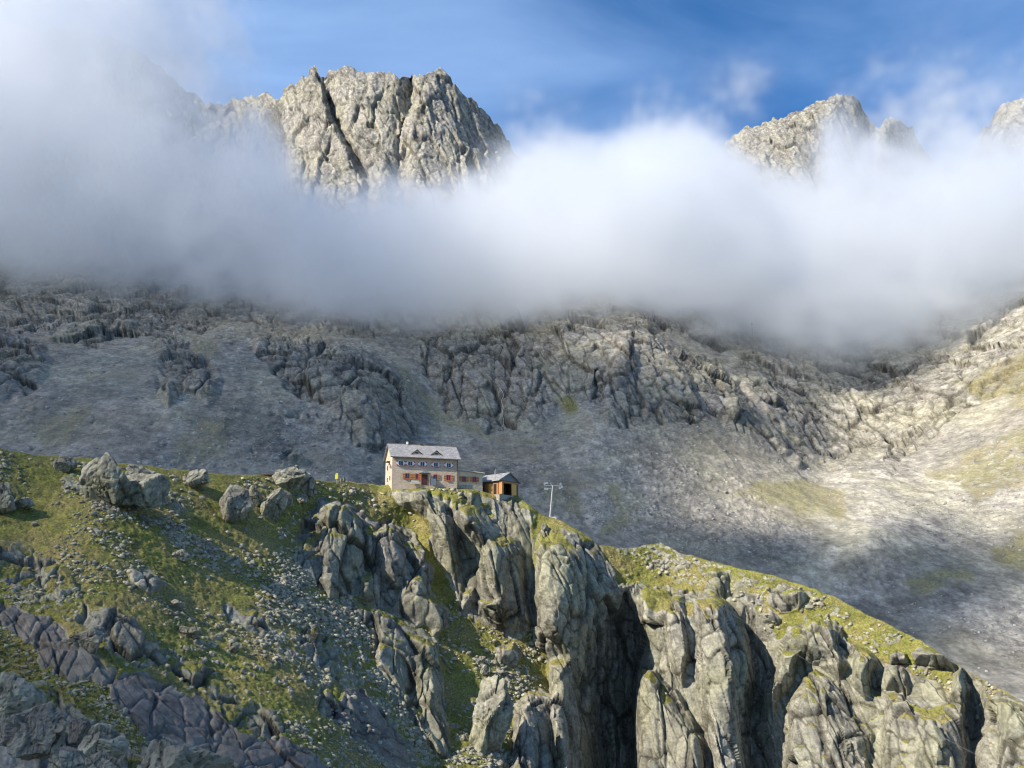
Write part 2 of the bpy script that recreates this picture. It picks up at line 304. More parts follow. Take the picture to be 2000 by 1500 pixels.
# (outline, bulge in m, width of the edge on the left / right side in px, grass 0..1 inside, dark 0..1, rock 0..1)
FEAT_F = [
 # the two dark gorges and hollows first
 ([(1160,1165),(1225,1150),(1262,1195),(1262,1250),(1250,1330),(1262,1700),(1120,1700),(1090,1400),(1075,1290),(1060,1240),(1140,1220)], -16, 70, 34, 0, .15, 1),
 ([(1455,1180),(1500,1220),(1520,1270),(1512,1350),(1500,1420),(1530,1500),(1530,1700),(1455,1700)], -9, 34, 38, 0, .1, .8),
 ([(1878,1290),(1925,1340),(1938,1400),(1915,1480),(1945,1700),(1878,1700)], -8, 24, 30, 0.1, .1, .8),
 ([(836,1040),(880,1110),(895,1160),(885,1200),(850,1150)], -4, 24, 24, .9, 0, .2),
 ([(1696,1285),(1730,1300),(1722,1365),(1700,1360)], -4, 14, 14, 0, 0, 1),
 ([(1480,1262),(1560,1225),(1650,1245),(1720,1290),(1790,1312),(1900,1372),(2000,1420),(2400,1600),(2400,1700),(1480,1700)], 1.2, 30, 30, .34, .05, .85),
 ([(838,1000),(890,990),(1045,1010),(1045,1240),(1010,1250),(900,1205),(868,1130),(842,1060)], 1.5, 24, 24, .38, .05, .85),
 ([(1160,1130),(1250,1140),(1480,1160),(1480,1700),(1160,1700)], 0.5, 24, 24, .1, .05, .9),
 # crag below the meadow, left; its dark rock colour also stands in for shade
 ([(650,969),(686,978),(728,1011),(749,1020),(770,1011),(788,1026),(812,1050),(836,1086),(848,1110),(845,1155),(881,1194),(878,1224),(857,1245),(830,1230),(788,1209),(740,1185),(692,1161),(680,1170),(644,1164),(620,1144),(590,1108),(570,1066),(595,1014),(622,980)], 6.5, 34, 42, 0, .25, 1),
 ([(628,990),(660,975),(712,1012),(722,1060),(716,1130),(690,1150),(640,1120),(612,1060)], 5, 22, 22, 0, .15, 1),
 ([(732,1040),(756,1018),(786,1030),(795,1070),(800,1130),(770,1150),(735,1120)], 7, 18, 20, 0, .3, 1),
 ([(768,1160),(790,1120),(838,1120),(850,1160),(880,1196),(876,1226),(855,1240),(800,1210),(766,1190)], 5, 25, 26, 0, .1, 1),
 ([(622,1120),(655,1110),(692,1165),(680,1172),(644,1168)], 5, 14, 14, 0, 0, 1),
 ([(705,1125),(730,1118),(742,1150),(735,1180),(700,1165)], 5, 14, 14, 0, 0, 1),
 ([(692,1165),(755,1190),(857,1250),(868,1320),(874,1390),(884,1480),(862,1480),(822,1420),(790,1350),(737,1300),(725,1240),(690,1205)], 7, 26, 28, 0, .12, 1),
 ([(730,1300),(760,1300),(800,1350),(845,1420),(872,1478),(855,1478),(815,1420),(770,1350)], 4, 14, 14, 0, 0, 1),
 ([(802,1310),(840,1300),(872,1350),(865,1400),(820,1370)], 4, 12, 14, 0, 0, 1),
 # slabs under the hut
 ([(762,966),(785,953),(830,955),(875,975),(888,1005),(893,1060),(897,1100),(888,1130),(868,1110),(856,1075),(842,1040),(826,1008),(790,992)], 7, 18, 22, 0.05, 0, 1),
 ([(845,1000),(872,990),(888,1022),(892,1062),(880,1100),(858,1060)], 3, 12, 14, 0, 0, 1),
 ([(890,958),(940,958),(1010,972),(1050,1000),(1040,1030),(1010,1040),(980,1015),(940,985),(900,975)], 3, 16, 20, 0.2, 0, .9),
 ([(887,984),(920,976),(950,996),(980,1029),(1010,1044),(1026,1068),(1030,1110),(1034,1155),(1036,1200),(1040,1236),(1010,1233),(968,1227),(929,1203),(935,1164),(914,1134),(906,1086),(890,1050),(886,1010)], 9, 26, 36, 0, 0, 1),
 ([(898,985),(925,985),(950,1010),(960,1050),(940,1070),(915,1060),(900,1030)], 5, 18, 20, 0, 0, 1),
 ([(950,1040),(990,1045),(1010,1080),(1000,1120),(985,1190),(955,1170),(930,1090)], 5, 16, 24, 0, 0, 1),
 ([(932,1170),(980,1160),(1000,1190),(985,1225),(940,1210)], 4, 14, 16, 0.0, 0, 1),
 ([(890,1150),(930,1140),(938,1180),(905,1195)], 4, 12, 12, 0, 0, 1),
 # main pillar
 ([(1047,1050),(1062,1036),(1125,1038),(1165,1065),(1188,1100),(1215,1160),(1228,1240),(1215,1340),(1205,1700),(1085,1700),(1080,1400),(1068,1290),(1046,1250),(1036,1175),(1046,1100)], 17, 26, 120, 0, .05, 1),
 ([(1055,1060),(1090,1045),(1140,1065),(1148,1130),(1140,1220),(1085,1240),(1050,1180)], 5, 26, 26, 0.1, 0, 1),
 ([(1000,1375),(1030,1345),(1080,1352),(1108,1380),(1118,1440),(1120,1700),(985,1700),(1000,1450)], 10, 22, 30, 0.05, .1, 1),
 ([(965,1262),(1005,1250),(1022,1280),(1015,1310),(975,1300)], 5, 14, 14, 0, 0, 1),
 # twin pillar in the middle right
 ([(1248,1172),(1262,1150),(1300,1148),(1330,1155),(1352,1148),(1396,1152),(1425,1168),(1445,1190),(1468,1225),(1480,1290),(1478,1380),(1468,1470),(1466,1700),(1225,1700),(1228,1500),(1235,1300),(1243,1210)], 13, 34, 62, 0, 0, 1),
 ([(1290,1165),(1335,1160),(1345,1230),(1352,1290),(1340,1350),(1310,1290),(1296,1230)], 5, 14, 12, 0, 0, 1),
 ([(1356,1165),(1400,1158),(1426,1180),(1430,1280),(1445,1400),(1460,1500),(1450,1700),(1410,1600),(1370,1400),(1356,1290)], 8, 14, 24, 0, 0, 1),
 ([(1232,1310),(1275,1300),(1330,1360),(1375,1440),(1380,1700),(1225,1700)], 9, 20, 26, 0, .1, 1),
 ([(1375,1120),(1400,1108),(1422,1125),(1428,1160),(1400,1165),(1372,1150)], 5, 14, 14, 0, 0, 1),
 # right crags
 ([(1496,1161),(1520,1140),(1568,1146),(1586,1158),(1562,1191),(1529,1197),(1505,1185)], 6, 22, 22, 0, 0, 1),
 ([(1488,1205),(1510,1194),(1530,1205),(1520,1222),(1495,1222)], 3, 10, 10, 0, 0, 1),
 ([(1545,1222),(1580,1202),(1615,1202),(1645,1230),(1640,1270),(1660,1300),(1640,1340),(1600,1300),(1560,1300),(1515,1290),(1520,1250)], 7, 20, 24, 0.05, 0, 1),
 ([(1665,1262),(1700,1268),(1722,1290),(1705,1340),(1690,1370),(1665,1340)], 6, 14, 16, 0, .1, 1),
 ([(1520,1270),(1560,1268),(1556,1330),(1530,1370),(1512,1420),(1508,1340)], 6, 12, 14, 0, 0, 1),
 ([(1571,1314),(1595,1309),(1625,1324),(1658,1350),(1674,1395),(1690,1412),(1714,1440),(1700,1475),(1705,1700),(1528,1700),(1530,1425),(1545,1365)], 9, 24, 46, 0, 0, 1),
 ([(1733,1276),(1750,1270),(1772,1276),(1774,1298),(1738,1298)], 5, 9, 9, 0, .2, 1),
 ([(1780,1274),(1800,1264),(1852,1272),(1873,1288),(1866,1308),(1810,1306),(1782,1300)], 7, 12, 14, 0, .2, 1),
 ([(1726,1300),(1765,1298),(1776,1345),(1770,1352),(1728,1350)], 5, 12, 12, 0.1, .1, 1),
 ([(1862,1310),(1878,1296),(1895,1350),(1886,1392),(1866,1400),(1850,1360)], 8, 12, 14, 0, 0, 1),
 ([(1728,1356),(1775,1352),(1800,1352),(1860,1372),(1882,1400),(1884,1470),(1890,1700),(1730,1700),(1722,1420)], 8, 20, 34, 0, .15, 1),
 ([(1786,1390),(1830,1395),(1850,1450),(1840,1700),(1790,1700)], 4, 16, 16, 0, 0, 1),
 ([(1930,1366),(1965,1352),(2000,1362),(2100,1410),(2400,1560),(2400,1700),(1950,1700),(1948,1430)], 8, 20, 30, 0.05, 0, 1),
 # near slabs bottom left
 ([(-200,1120),(0,1176),(70,1195),(122,1220),(175,1262),(224,1300),(246,1346),(222,1352),(175,1322),(133,1325),(84,1302),(60,1262),(0,1225),(-200,1160)], 1.3, 26, 30, 0, .6, 1),
 ([(241,1304),(266,1308),(332,1339),(385,1360),(437,1391),(490,1416),(560,1440),(630,1486),(760,1700),(300,1700),(300,1470),(245,1400),(217,1362)], 1.6, 30, 40, 0, .75, 1),
 ([(655,1335),(700,1345),(745,1390),(790,1450),(800,1500),(760,1500),(700,1450),(650,1400)], 3.5, 20, 20, 0, .6, 1),
 ([(620,1350),(650,1300),(670,1340),(660,1400),(630,1390)], 3, 14, 14, 0, 0, 1),
 ([(-200,1250),(0,1290),(60,1310),(140,1360),(215,1400),(200,1440),(100,1400),(0,1360),(-200,1300)], 1.0, 24, 24, .15, .3, .9),
 ([(60,1085),(120,1098),(158,1150),(110,1172),(62,1130)], 1.5, 20, 20, .1, .1, 1), ([(160,1168),(232,1188),(304,1250),(336,1292),(270,1304),(200,1252),(150,1212)], 1.5, 20, 24, .05, .15, 1),
 ([(-60,1040),(60,1070),(92,1112),(60,1150),(-60,1120)], 2, 20, 20, .1, .1, 1), ([(425,1372),(520,1380),(566,1420),(520,1442),(450,1412)], 1.2, 16, 16, .1, .25, 1), ([(250,1110),(300,1120),(330,1150),(290,1165),(255,1140)], 1, 14, 14, .1, 0, .9),
 ([(330,1290),(380,1285),(440,1330),(470,1370),(420,1370),(350,1330)], 1.2, 16, 16, .1, .1, 1), ([(430,1180),(500,1190),(540,1230),(500,1240),(450,1215)], 1.0, 16, 16, .1, 0, .9), ([(590,1230),(640,1240),(660,1290),(620,1300),(590,1270)], 2.5, 16, 16, .1, .1, 1),
 ([(0,960),(30,950),(62,985),(58,1000),(0,985)], 3, 14, 14, 0, 0, 1),
]
# zones of loose stones: (outline, how strong)
SCREE_F = [
 ([(560,1090),(600,1120),(640,1170),(690,1175),(725,1240),(730,1300),(790,1350),(850,1460),(850,1520),(760,1520),(700,1440),(640,1380),(560,1320),(500,1250),(520,1180),(540,1120)], 1),
 ([(540,1040),(580,1000),(625,975),(600,1020),(575,1070),(600,1120),(560,1110)], .8),
 ([(870,1400),(930,1340),(940,1460),(1010,1470),(1020,1520),(860,1520)], .8),
 ([(1200,1070),(1290,1058),(1400,1100),(1440,1130),(1400,1145),(1330,1140),(1270,1100)], 1),
 ([(1420,1120),(1520,1130),(1500,1170),(1510,1240),(1470,1210),(1430,1160)], .9),
 ([(1560,1190),(1640,1180),(1760,1240),(1730,1270),(1660,1250),(1600,1210)], .6),
 ([(110,905),(170,935),(210,970),(270,1005),(330,1005),(400,1050),(480,1110),(510,1120),(480,1130),(380,1070),(300,1030),(200,1000),(120,950)], .9),
 ([(300,1040),(360,1000),(350,960),(320,950),(340,1020)], .7),
 ([(0,1100),(60,1080),(140,1150),(240,1200),(360,1280),(520,1370),(620,1440),(560,1430),(420,1370),(300,1310),(180,1250),(80,1200),(0,1170)], .6),
 ([(300,1200),(400,1190),(480,1260),(560,1320),(600,1380),(480,1340),(380,1290)], .5),
 ([(890,1230),(960,1240),(1000,1320),(1030,1340),(1100,1345),(1000,1370),(940,1310),(890,1290)], .35),
]
XS = np.arange(-400, 2401, 1.7)
NR = 500
v = np.linspace(0, 1, NR) ** 0.96
GX = np.repeat(XS[None], NR, 0)
SF = np.interp(XS, sx_, sy_) + 1.5 * vnoise(np.stack([XS / 23, XS * 0, XS * 0], -1), 3) + 1.0 * vnoise(np.stack([XS / 8, XS * 0, XS * 0], -1), 4)
GY = SF[None] + v[:, None] * (1720 - SF[None])
BASE_F = [(x, y, d * (1 + 0.3 * min(1.3, max(0.0, (500 - x) / 500)))) for x, y, d in BASE_F]
base_f = tps(BASE_F, True)
D = base_f(GX, GY)
XY0 = np.stack([GX, GY, GX * 0], -1)
WX = GX + 7 * vnoise(XY0 / 26, 11) + 3 * vnoise(XY0 / 9, 12); WY = GY + 7 * vnoise(XY0 / 26, 13) + 3 * vnoise(XY0 / 9, 14)
rock = np.zeros_like(D); dark = np.zeros_like(D); green = np.ones_like(D); scree = np.zeros_like(D)
UX = GX + 5 * vnoise(XY0 / 55, 15); UY = GY + 5 * vnoise(XY0 / 55, 16)
near = sstep(20, 160, D)                       # 0 close to the camera
for poly, amp, wl, wr, gr, dkk, rk in FEAT_F:
    pa = np.array(poly); x0, y0 = pa.min(0) - 30; x1, y1 = pa.max(0) + 30
    ci = np.where((XS > x0) & (XS < x1))[0]
    if len(ci) == 0: continue
    sl = slice(ci[0], ci[-1] + 1); X, Y = WX[:, sl], WY[:, sl]
    s, _ = polysd(poly, X, Y); _, t = bulge(poly, UX[:, sl], UY[:, sl], wl, wr, 0.0 if amp > 0 else 2.5, 1.8 if amp > 0 else 0.5); dome = 0.55 * t + 0.45 * (1 - (1 - t) ** 2)
    sc = np.minimum(1.0, 0.3 + 0.7 * sstep(0, 120, D[:, sl])) if amp > 6 else 1.0
    D[:, sl] -= amp * dome * sc
    m = sstep(-3, 5, s)
    rock[:, sl] = np.maximum(rock[:, sl], m * rk) if rk > .3 else rock[:, sl] * (1 - m) + m * rk
    green[:, sl] = green[:, sl] * (1 - m) + m * gr
    dark[:, sl] = dark[:, sl] * (1 - m) + m * dkk
for poly, st in SCREE_F:
    s, _ = polysd(poly, WX, WY); scree = np.maximum(scree, st * sstep(-14, 14, s))
D = np.maximum(D, 4.0)
scree *= 0.35 + 0.65 * sstep(-0.28, 0.12, fbm(XY0 * np.array([1, 1.8, 1]), 22.0, 4, 71))
P = ray(GX, GY) * D[..., None]
N = grid_normals(blur(P, 14)) + np.array([-0.1, -0.5, 0.15]); N /= np.linalg.norm(N, axis=-1, keepdims=True)
PS = P * np.array([1, 0.4, 1])
# patches of turf and bare ground
patch = fbm(P, 9.0, 4, 5)
sc_near = np.clip(D / 180, 0.12, 1)
bare = sstep(0.18, 0.42, fbm(P * np.array([1, 1, 1]) / sc_near[..., None] * 0.0 + P, 5.0, 4, 61)) * 0.55
green = green * (1 - 0.45 * scree) * (1 - 0.55 * bare * (1 - rock))
# rock detail: broken plates at several sizes; joints steep, leaning a little to the right
c_, s_ = math.cos(0.16), math.sin(0.16)
Q = PS + 0.2 * np.stack([fbm(PS, 12, 3, 21), fbm(PS, 12, 3, 22), fbm(PS, 12, 3, 23)], -1)
Q = np.stack([Q[..., 0] * c_ + Q[..., 2] * s_, Q[..., 1], (-Q[..., 0] * s_ + Q[..., 2] * c_) / 3.6], -1)
h1, e1, r1 = facet(Q, 6.6, 1, (1.25, .3, .5)); h2, e2, r2 = facet(Q, 2.7, 2, (1.15, .4, .6)); h3, e3, r3 = facet(Q * np.array([1, 1, 1.6]), 0.9, 3)
rk = rock * (1 - 0.5 * green * (rock < .95))
disp = rk * near * (2.0 * h1 + 0.75 * h2) + rk * (0.06 + 0.12 * near) * h3 + rk * near * (0.35 * fbm(PS * np.array([1, 1, .3]), 5, 5, 31, 0.5) + 0.10 * fbm(PS, 1.2, 3, 33, 0.6))
slab = sstep(.3, .6, dark) * rk; disp *= 1 - .85 * slab
Qd = np.stack([(P[..., 0] * .80 - P[..., 2] * .6) * .075, P[..., 1] * .12, P[..., 0] * .6 + P[..., 2] * .80], -1) + 0.12 * np.stack([fbm(PS, 6, 3, 85), fbm(PS, 6, 3, 86), fbm(PS, 6, 3, 87)], -1)
hd, ed, rd = facet(Qd, 1.7, 31); hd2, ed2, rd2 = facet(Qd, 0.55, 32)
disp += slab * (0.7 * hd + 0.16 * hd2 - 0.25 * np.exp(-(ed / .04) ** 2))
disp -= rk * near * (0.7 * np.exp(-(e1 / 0.05) ** 2) + 0.35 * np.exp(-(e2 / 0.07) ** 2))
nw = (1 - sstep(90, 200, D)) * rk * 0.9 * (1 - slab)
Qn = np.stack([(P[..., 0] * .86 - P[..., 2] * .5) * .3, P[..., 1] * .5, P[..., 0] * .5 + P[..., 2] * .86], -1)
Qn = Qn + 0.25 * np.stack([fbm(P, 3, 3, 81), fbm(P, 3, 3, 82), fbm(P, 3, 3, 83)], -1)
hn1, en1, rn1 = facet(Qn, 1.5, 21); hn2, en2, rn2 = facet(Qn, 0.5, 22)
disp += nw * (0.55 * hn1 + 0.16 * hn2 + 0.10 * fbm(Qn, 0.5, 4, 84) - 0.2 * np.exp(-(en1 / .05) ** 2) - 0.06 * np.exp(-(en2 / .07) ** 2))
soft = 1 - rk
disp += soft * (0.25 + 0.75 * near) * (0.55 * fbm(P, 6, 5, 41, 0.5) + 0.34 * fbm(P, 1.0, 4, 45, 0.6))
Qs = P * np.array([1, 1, 1.6])
hs1, es1, rs1 = facet(Qs, 1.1, 7)
sm = np.maximum(scree, 0.12 * (1 - rock)) * (1 - rk)
stone = sstep(0.52, 0.9, rs1 + 0.45 * (sm - 0.3)) * sstep(0.02, 0.2, es1) * sstep(0.05, 0.4, sm)
disp += stone * (0.12 + 0.45 * near) * (0.55 + 0.5 * hs1)
graz = np.abs((grid_normals(blur(P, 2)) * ray(GX, GY) / np.linalg.norm(ray(GX, GY), axis=-1, keepdims=True)).sum(-1))
disp *= 0.12 + 0.88 * sstep(0.05, 0.38, graz)
tp = sstep(0, 0.03, v)[:, None]
P2 = P + N * (disp * (0.35 + 0.65 * tp))[..., None]
N2 = grid_normals(P2)
# turf on the ledges of the cliffs
ledge = sstep(0.5, 0.75, blur(N2, 2)[..., 2]) * sstep(-0.2, 0.1, fbm(P, 8, 4, 51))
green = np.maximum(green * (1 - 0.9 * stone), 0.85 * ledge * rk * near * (1 - slab)) * (1 - .9 * slab)
crack = np.clip(rk * (0.9 * np.exp(-(e1 / 0.035) ** 2) + 0.7 * np.exp(-(e2 / 0.045) ** 2) + 0.35 * np.exp(-(e3 / 0.06) ** 2)), 0, 0.9) * (0.3 + 0.7 * near)
crack = np.maximum(crack * (1 - slab), slab * (.7 * np.exp(-(ed / .04) ** 2) + .4 * np.exp(-(ed2 / .05) ** 2)))
crack = np.maximum(crack, (1 - slab) * (1 - sstep(90, 200, D)) * rk * np.clip(.8 * np.exp(-(en1 / .04) ** 2) + .5 * np.exp(-(en2 / .06) ** 2), 0, .85))
tone = np.clip(0.25 * r1 + 0.35 * r2 + 0.4 * r3, 0, 1) * rk + (1 - rk) * (0.5 + 0.3 * stone * rs1)
mask = np.stack([np.clip(green, 0, 1), np.clip(dark, 0, 1) * rk, tone, crack], -1)
# the far side of the crest falls away
top = P2[0]; backs = []
for k in range(10, 0, -1):
    q = top.copy(); q[:, 1] += 5.0 * k * (0.4 + k / 12); q[:, 0] += top[:, 0] / top[:, 1] * 5 * k; q[:, 2] -= 1.4 * k + 0.55 * k * k
    backs.append(q)
PF = np.concatenate([np.array(backs), P2], 0); mF = np.concatenate([np.repeat(mask[:1], 10, 0), mask], 0)
hill = grid_object('grassy_hill_and_cliffs', PF, M_NEAR, {'mask': mF}, False); tag(hill, kind='structure')
def fground(x, y):
    """point and normal on the near hill under a photograph pixel"""
    c = int(np.clip(round((x - XS[0]) / 1.7), 0, len(XS) - 1)); r = int(np.clip(np.searchsorted(GY[:, c], y), 0, NR - 1))
    return Vector(P2[r, c].tolist()), Vector(N[r, c].tolist()), float(D[r, c])

rock_f, green_f, scree_f, ledge_f, DF, NF = rock.copy(), green.copy(), scree.copy(), ledge.copy(), D, N

# ------------------------------------------------------------------ rocky ledge right in front of the camera, bottom left (structure)
XL = np.arange(-700, 760, 3.0); crest = np.interp(XL, [-700, -100, 0, 150, 250, 330, 450, 540, 760], [1330, 1392, 1408, 1436, 1462, 1478, 1502, 1560, 1760])
vl = np.linspace(0, 1, 130); LX = np.repeat(XL[None], 130, 0); LY = crest[None] + vl[:, None] * (1900 - crest[None])
LD = 18.5 - 12.5 * vl[:, None] ** 0.8 + 0 * LX
PL = ray(LX, LY) * LD[..., None]
hl, el, rl_ = facet(PL, 0.55, 41); hm, em, rm = facet(PL, 0.2, 42)
dl = 0.30 * fbm(PL, 2.5, 4, 43) + 0.16 * hl * sstep(.3, .6, rl_) + 0.05 * hm
PL[..., 2] += dl
bk = []
for k in range(8, 0, -1):
    q = PL[0].copy(); q[:, 1] += .5 * k; q[:, 2] -= 0.25 * k + .1 * k * k; bk.append(q)
gl = sstep(-0.05, 0.2, fbm(PL, 1.6, 4, 44)) * .9
mL = np.stack([gl, 0.15 + 0 * gl, .5 * rl_ + .5 * rm, .7 * np.exp(-(el / .05) ** 2)], -1)
ledge_o = grid_object('rocky_ledge', np.concatenate([np.array(bk), PL], 0), M_NEARER, {'mask': np.concatenate([np.repeat(mL[:1], 8, 0), mL], 0)}, True); tag(ledge_o, kind='structure')
# ------------------------------------------------------------------ valley, scree and the high mountains behind (structure)
SKY_B = [(-500, 40), (-300, 30), (150, 55), (250, 85), (310, 128), (345, 160), (400, 200), (440, 205), (452, 192), (475, 183), (500, 184), (512, 180), (545, 191), (552, 176), (565, 163), (590, 149), (601, 147), (604, 133), (618, 132), (624, 149), (636, 150), (640, 138),
         (652, 133), (680, 129), (700, 135), (730, 143), (760, 140), (775, 147), (800, 146), (804, 141), (812, 147), (840, 141), (868, 137), (880, 148), (896, 170), (915, 188), (935, 208), (955, 226), (975, 248), (992, 272), (1004, 292), (1016, 310), (1040, 345), (1100, 380), (1200, 395), (1330, 380),
         (1400, 300), (1435, 262), (1455, 250), (1500, 238), (1530, 229), (1560, 214), (1600, 196), (1630, 186), (1655, 181), (1670, 186), (1682, 205), (1700, 240), (1715, 252), (1738, 232), (1758, 231), (1772, 246), (1784, 243), (1788, 268), (1820, 310), (1850, 340), (1890, 320), (1910, 268), (1930, 246), (1950, 212), (1985, 195), (2020, 175), (2150, 120), (2500, 100)]
bx_, by_ = np.array(SKY_B, float).T
BASE_B = [(-400, 60, 1700), (0, 60, 1750), (300, 128, 1800), (400, 205, 1850), (500, 184, 1850), (600, 145, 1800), (700, 135, 1780), (870, 140, 1780), (950, 226, 1800), (1010, 300, 1850), (1200, 390, 1950), (1430, 262, 2150), (1650, 182, 2100), (1780, 245, 2150), (1850, 340, 2150), (1950, 215, 1900), (2300, 110, 1800),
    (600, 300, 1690), (800, 300, 1660), (900, 300, 1700), (1600, 300, 2030), (500, 300, 1730), (1700, 330, 2050),
    (-400, 400, 1200), (0, 400, 1200), (300, 400, 1350), (600, 400, 1560), (800, 420, 1520), (1000, 420, 1550), (1300, 450, 1700), (1600, 430, 1850), (1850, 430, 1750), (2000, 400, 1500), (2300, 400, 1300),
    (-400, 500, 1050), (0, 500, 1150), (300, 520, 1200), (600, 520, 1280), (900, 540, 1280), (1200, 540, 1300), (1500, 560, 1450), (1800, 560, 1350), (2000, 520, 1150), (2300, 520, 950),
    (-400, 600, 780), (0, 600, 860), (0, 660, 700), (200, 625, 850), (400, 640, 870), (550, 650, 900), (700, 650, 900), (900, 660, 950), (1100, 640, 950), (1250, 640, 930), (1450, 660, 1100), (1650, 670, 1120), (1800, 660, 1020), (2000, 610, 900), (2300, 600, 650),
    (-400, 750, 480), (0, 720, 610), (0, 800, 550), (0, 880, 490), (0, 1000, 430), (-400, 900, 400), (200, 720, 660), (200, 900, 510), (400, 720, 700), (400, 920, 545), (550, 730, 740), (600, 900, 600), (700, 770, 720), (700, 930, 600), (400, 1050, 480), (700, 1050, 530),
    (850, 770, 840), (850, 850, 750), (950, 760, 860), (980, 845, 780), (980, 900, 690), (1000, 960, 625), (1100, 780, 840), (1150, 820, 760), (1200, 900, 690), (1200, 1000, 610), (1250, 730, 850), (1300, 830, 770), (1400, 840, 780), (1400, 950, 680), (1400, 1080, 570),
    (1450, 740, 920), (1550, 800, 900), (1600, 900, 830), (1560, 930, 740), (1700, 925, 740), (1620, 1000, 640), (1550, 1100, 560), (1700, 1050, 560), (1700, 1150, 520), (1700, 800, 920), (1750, 880, 830), (1850, 930, 700), (1850, 800, 830), (2000, 740, 760), (2000, 900, 640), (2000, 980, 580), (1900, 1050, 550),
    (1850, 1130, 505), (2000, 1100, 500), (1900, 1220, 450), (2000, 1300, 405), (2000, 1420, 345), (1500, 1300, 450), (1000, 1200, 420), (300, 1250, 330), (2300, 900, 520), (2300, 1200, 400), (2300, 1450, 290), (-400, 1300, 250), (1000, 1480, 330)]
# rock walls: (outline, bulge m, edge px left, right, rock)
ROCK_B = [
 ([(-500,-100),(2500,-100),(2500,640),(2000,700),(1900,700),(1800,690),(1430,690),(1300,640),(1100,640),(800,668),(700,650),(560,650),(450,625),(330,655),(200,660),(90,640),(0,660),(-500,720)], 0, 20, 20, 1),
 ([(-200,645),(40,650),(85,668),(100,700),(85,740),(55,770),(20,790),(-200,830)], 22, 30, 40, 1),
 ([(90,640),(130,600),(330,640),(330,668),(250,662),(200,682),(140,668),(90,660)], 10, 20, 20, 1),
 ([(300,660),(335,645),(400,690),(430,740),(425,775),(400,790),(370,770),(325,790),(310,760),(300,700)], 20, 24, 34, 1),
 ([(478,650),(520,640),(560,650),(640,660),(720,690),(780,738),(812,770),(832,815),(812,850),(790,870),(745,880),(700,868),(680,835),(640,800),(590,765),(545,735),(500,700)], 30, 36, 46, 1),
 ([(800,690),(830,640),(950,620),(1120,620),(1260,640),(1240,720),(1180,770),(1130,790),(1090,800),(1060,835),(1040,845),(985,835),(950,842),(915,830),(880,800),(830,740)], 22, 34, 30, 1),
 ([(1172,720),(1200,660),(1270,640),(1330,670),(1400,700),(1440,740),(1470,790),(1500,830),(1440,830),(1400,822),(1310,832),(1240,826),(1185,830),(1165,790)], 26, 30, 40, 1),
 ([(1440,760),(1480,800),(1540,860),(1600,900),(1625,912),(1560,905),(1500,880),(1440,850),(1415,835),(1420,790)], 14, 20, 24, .8),
 ([(1440,690),(1500,680),(1650,680),(1800,680),(1900,690),(2100,620),(2500,560),(2500,700),(2050,760),(1960,770),(1900,800),(1850,830),(1790,860),(1760,900),(1730,920),(1715,905),(1690,860),(1640,900),(1590,880),(1550,850),(1500,790),(1460,750)], 14, 30, 36, 1),
 ([(1715,905),(1730,870),(1780,820),(1850,790),(1900,780),(1860,830),(1790,880),(1745,922)], 14, 20, 24, 1),
 # mountain faces
 ([(450,200),(475,183),(512,178),(545,190),(560,250),(560,420),(470,420),(440,300)], 8, 24, 10, 1),
 ([(555,185),(590,120),(622,120),(640,200),(662,250),(690,300),(715,360),(700,440),(560,440),(548,300)], 30, 70, 12, 1),
 ([(634,120),(760,100),(800,120),(800,190),(786,240),(778,290),(770,350),(760,440),(720,440),(715,330),(690,285),(668,240),(650,190)], 24, 16, 24, 1),
 ([(812,110),(870,110),(900,150),(960,220),(1020,300),(1020,440),(780,440),(784,340),(792,270),(802,220)], 46, 22, 120, 1),
 ([(905,300),(925,280),(938,320),(940,420),(900,420)], 24, 14, 16, 1),
 ([(1430,240),(1560,190),(1660,150),(1700,230),(1680,330),(1640,420),(1480,420),(1430,330)], 36, 60, 70, 1),
 ([(1715,230),(1790,210),(1800,330),(1760,400),(1710,360)], 30, 24, 30, 1),
]
GUL_B = [([(600,120),(626,120),(645,182),(662,226),(675,262),(700,300),(730,345),(715,350),(684,310),(660,265),(645,230),(632,188)], -26),
 ([(802,120),(812,120),(812,180),(800,230),(792,270),(784,330),(774,330),(778,270),(788,225)], -18),
 ([(1160,720),(1172,720),(1170,790),(1158,800),(1150,770)], -12), ([(1430,742),(1450,742),(1500,800),(1580,880),(1640,925),(1620,930),(1550,880),(1470,810)], -10),
 ([(876,640),(884,640),(880,740),(870,760)], -12), ([(1035,660),(1042,660),(1048,780),(1038,790)], -8), ([(955,700),(963,700),(985,800),(980,835),(970,810)], -8)]
# turf on far slopes: outline, strength
GREEN_B = [([(1092,782),(1108,776),(1125,790),(1124,812),(1108,824),(1094,808)], 1), ([(800,760),(850,770),(900,810),(960,850),(1040,860),(1080,850),(1060,870),(980,870),(900,850),(850,820)], .55), ([(750,690),(800,700),(830,760),(870,820),(860,850),(810,780),(760,720)], .45),
 ([(1020,935),(1200,940),(1240,1040),(1180,1060),(1110,1010)], .5), ([(1420,960),(1500,930),(1650,940),(1660,1010),(1500,990)], .55), ([(1750,950),(1850,900),(2000,820),(2200,750),(2200,1000),(2000,960),(1900,990),(1760,1020)], .55),
 ([(1740,1140),(1800,1110),(1900,1105),(1900,1130),(1800,1160)], .6), ([(1930,1060),(2100,990),(2300,960),(2300,1080),(2000,1110),(1940,1090)], .6), ([(1850,760),(1950,700),(2100,640),(2200,700),(2000,800)], .55), ([(350,640),(420,650),(440,700),(380,690)], .5), ([(60,810),(180,780),(150,860),(80,880)], .4), ([(330,850),(460,800),(430,900),(340,920)], .4)]
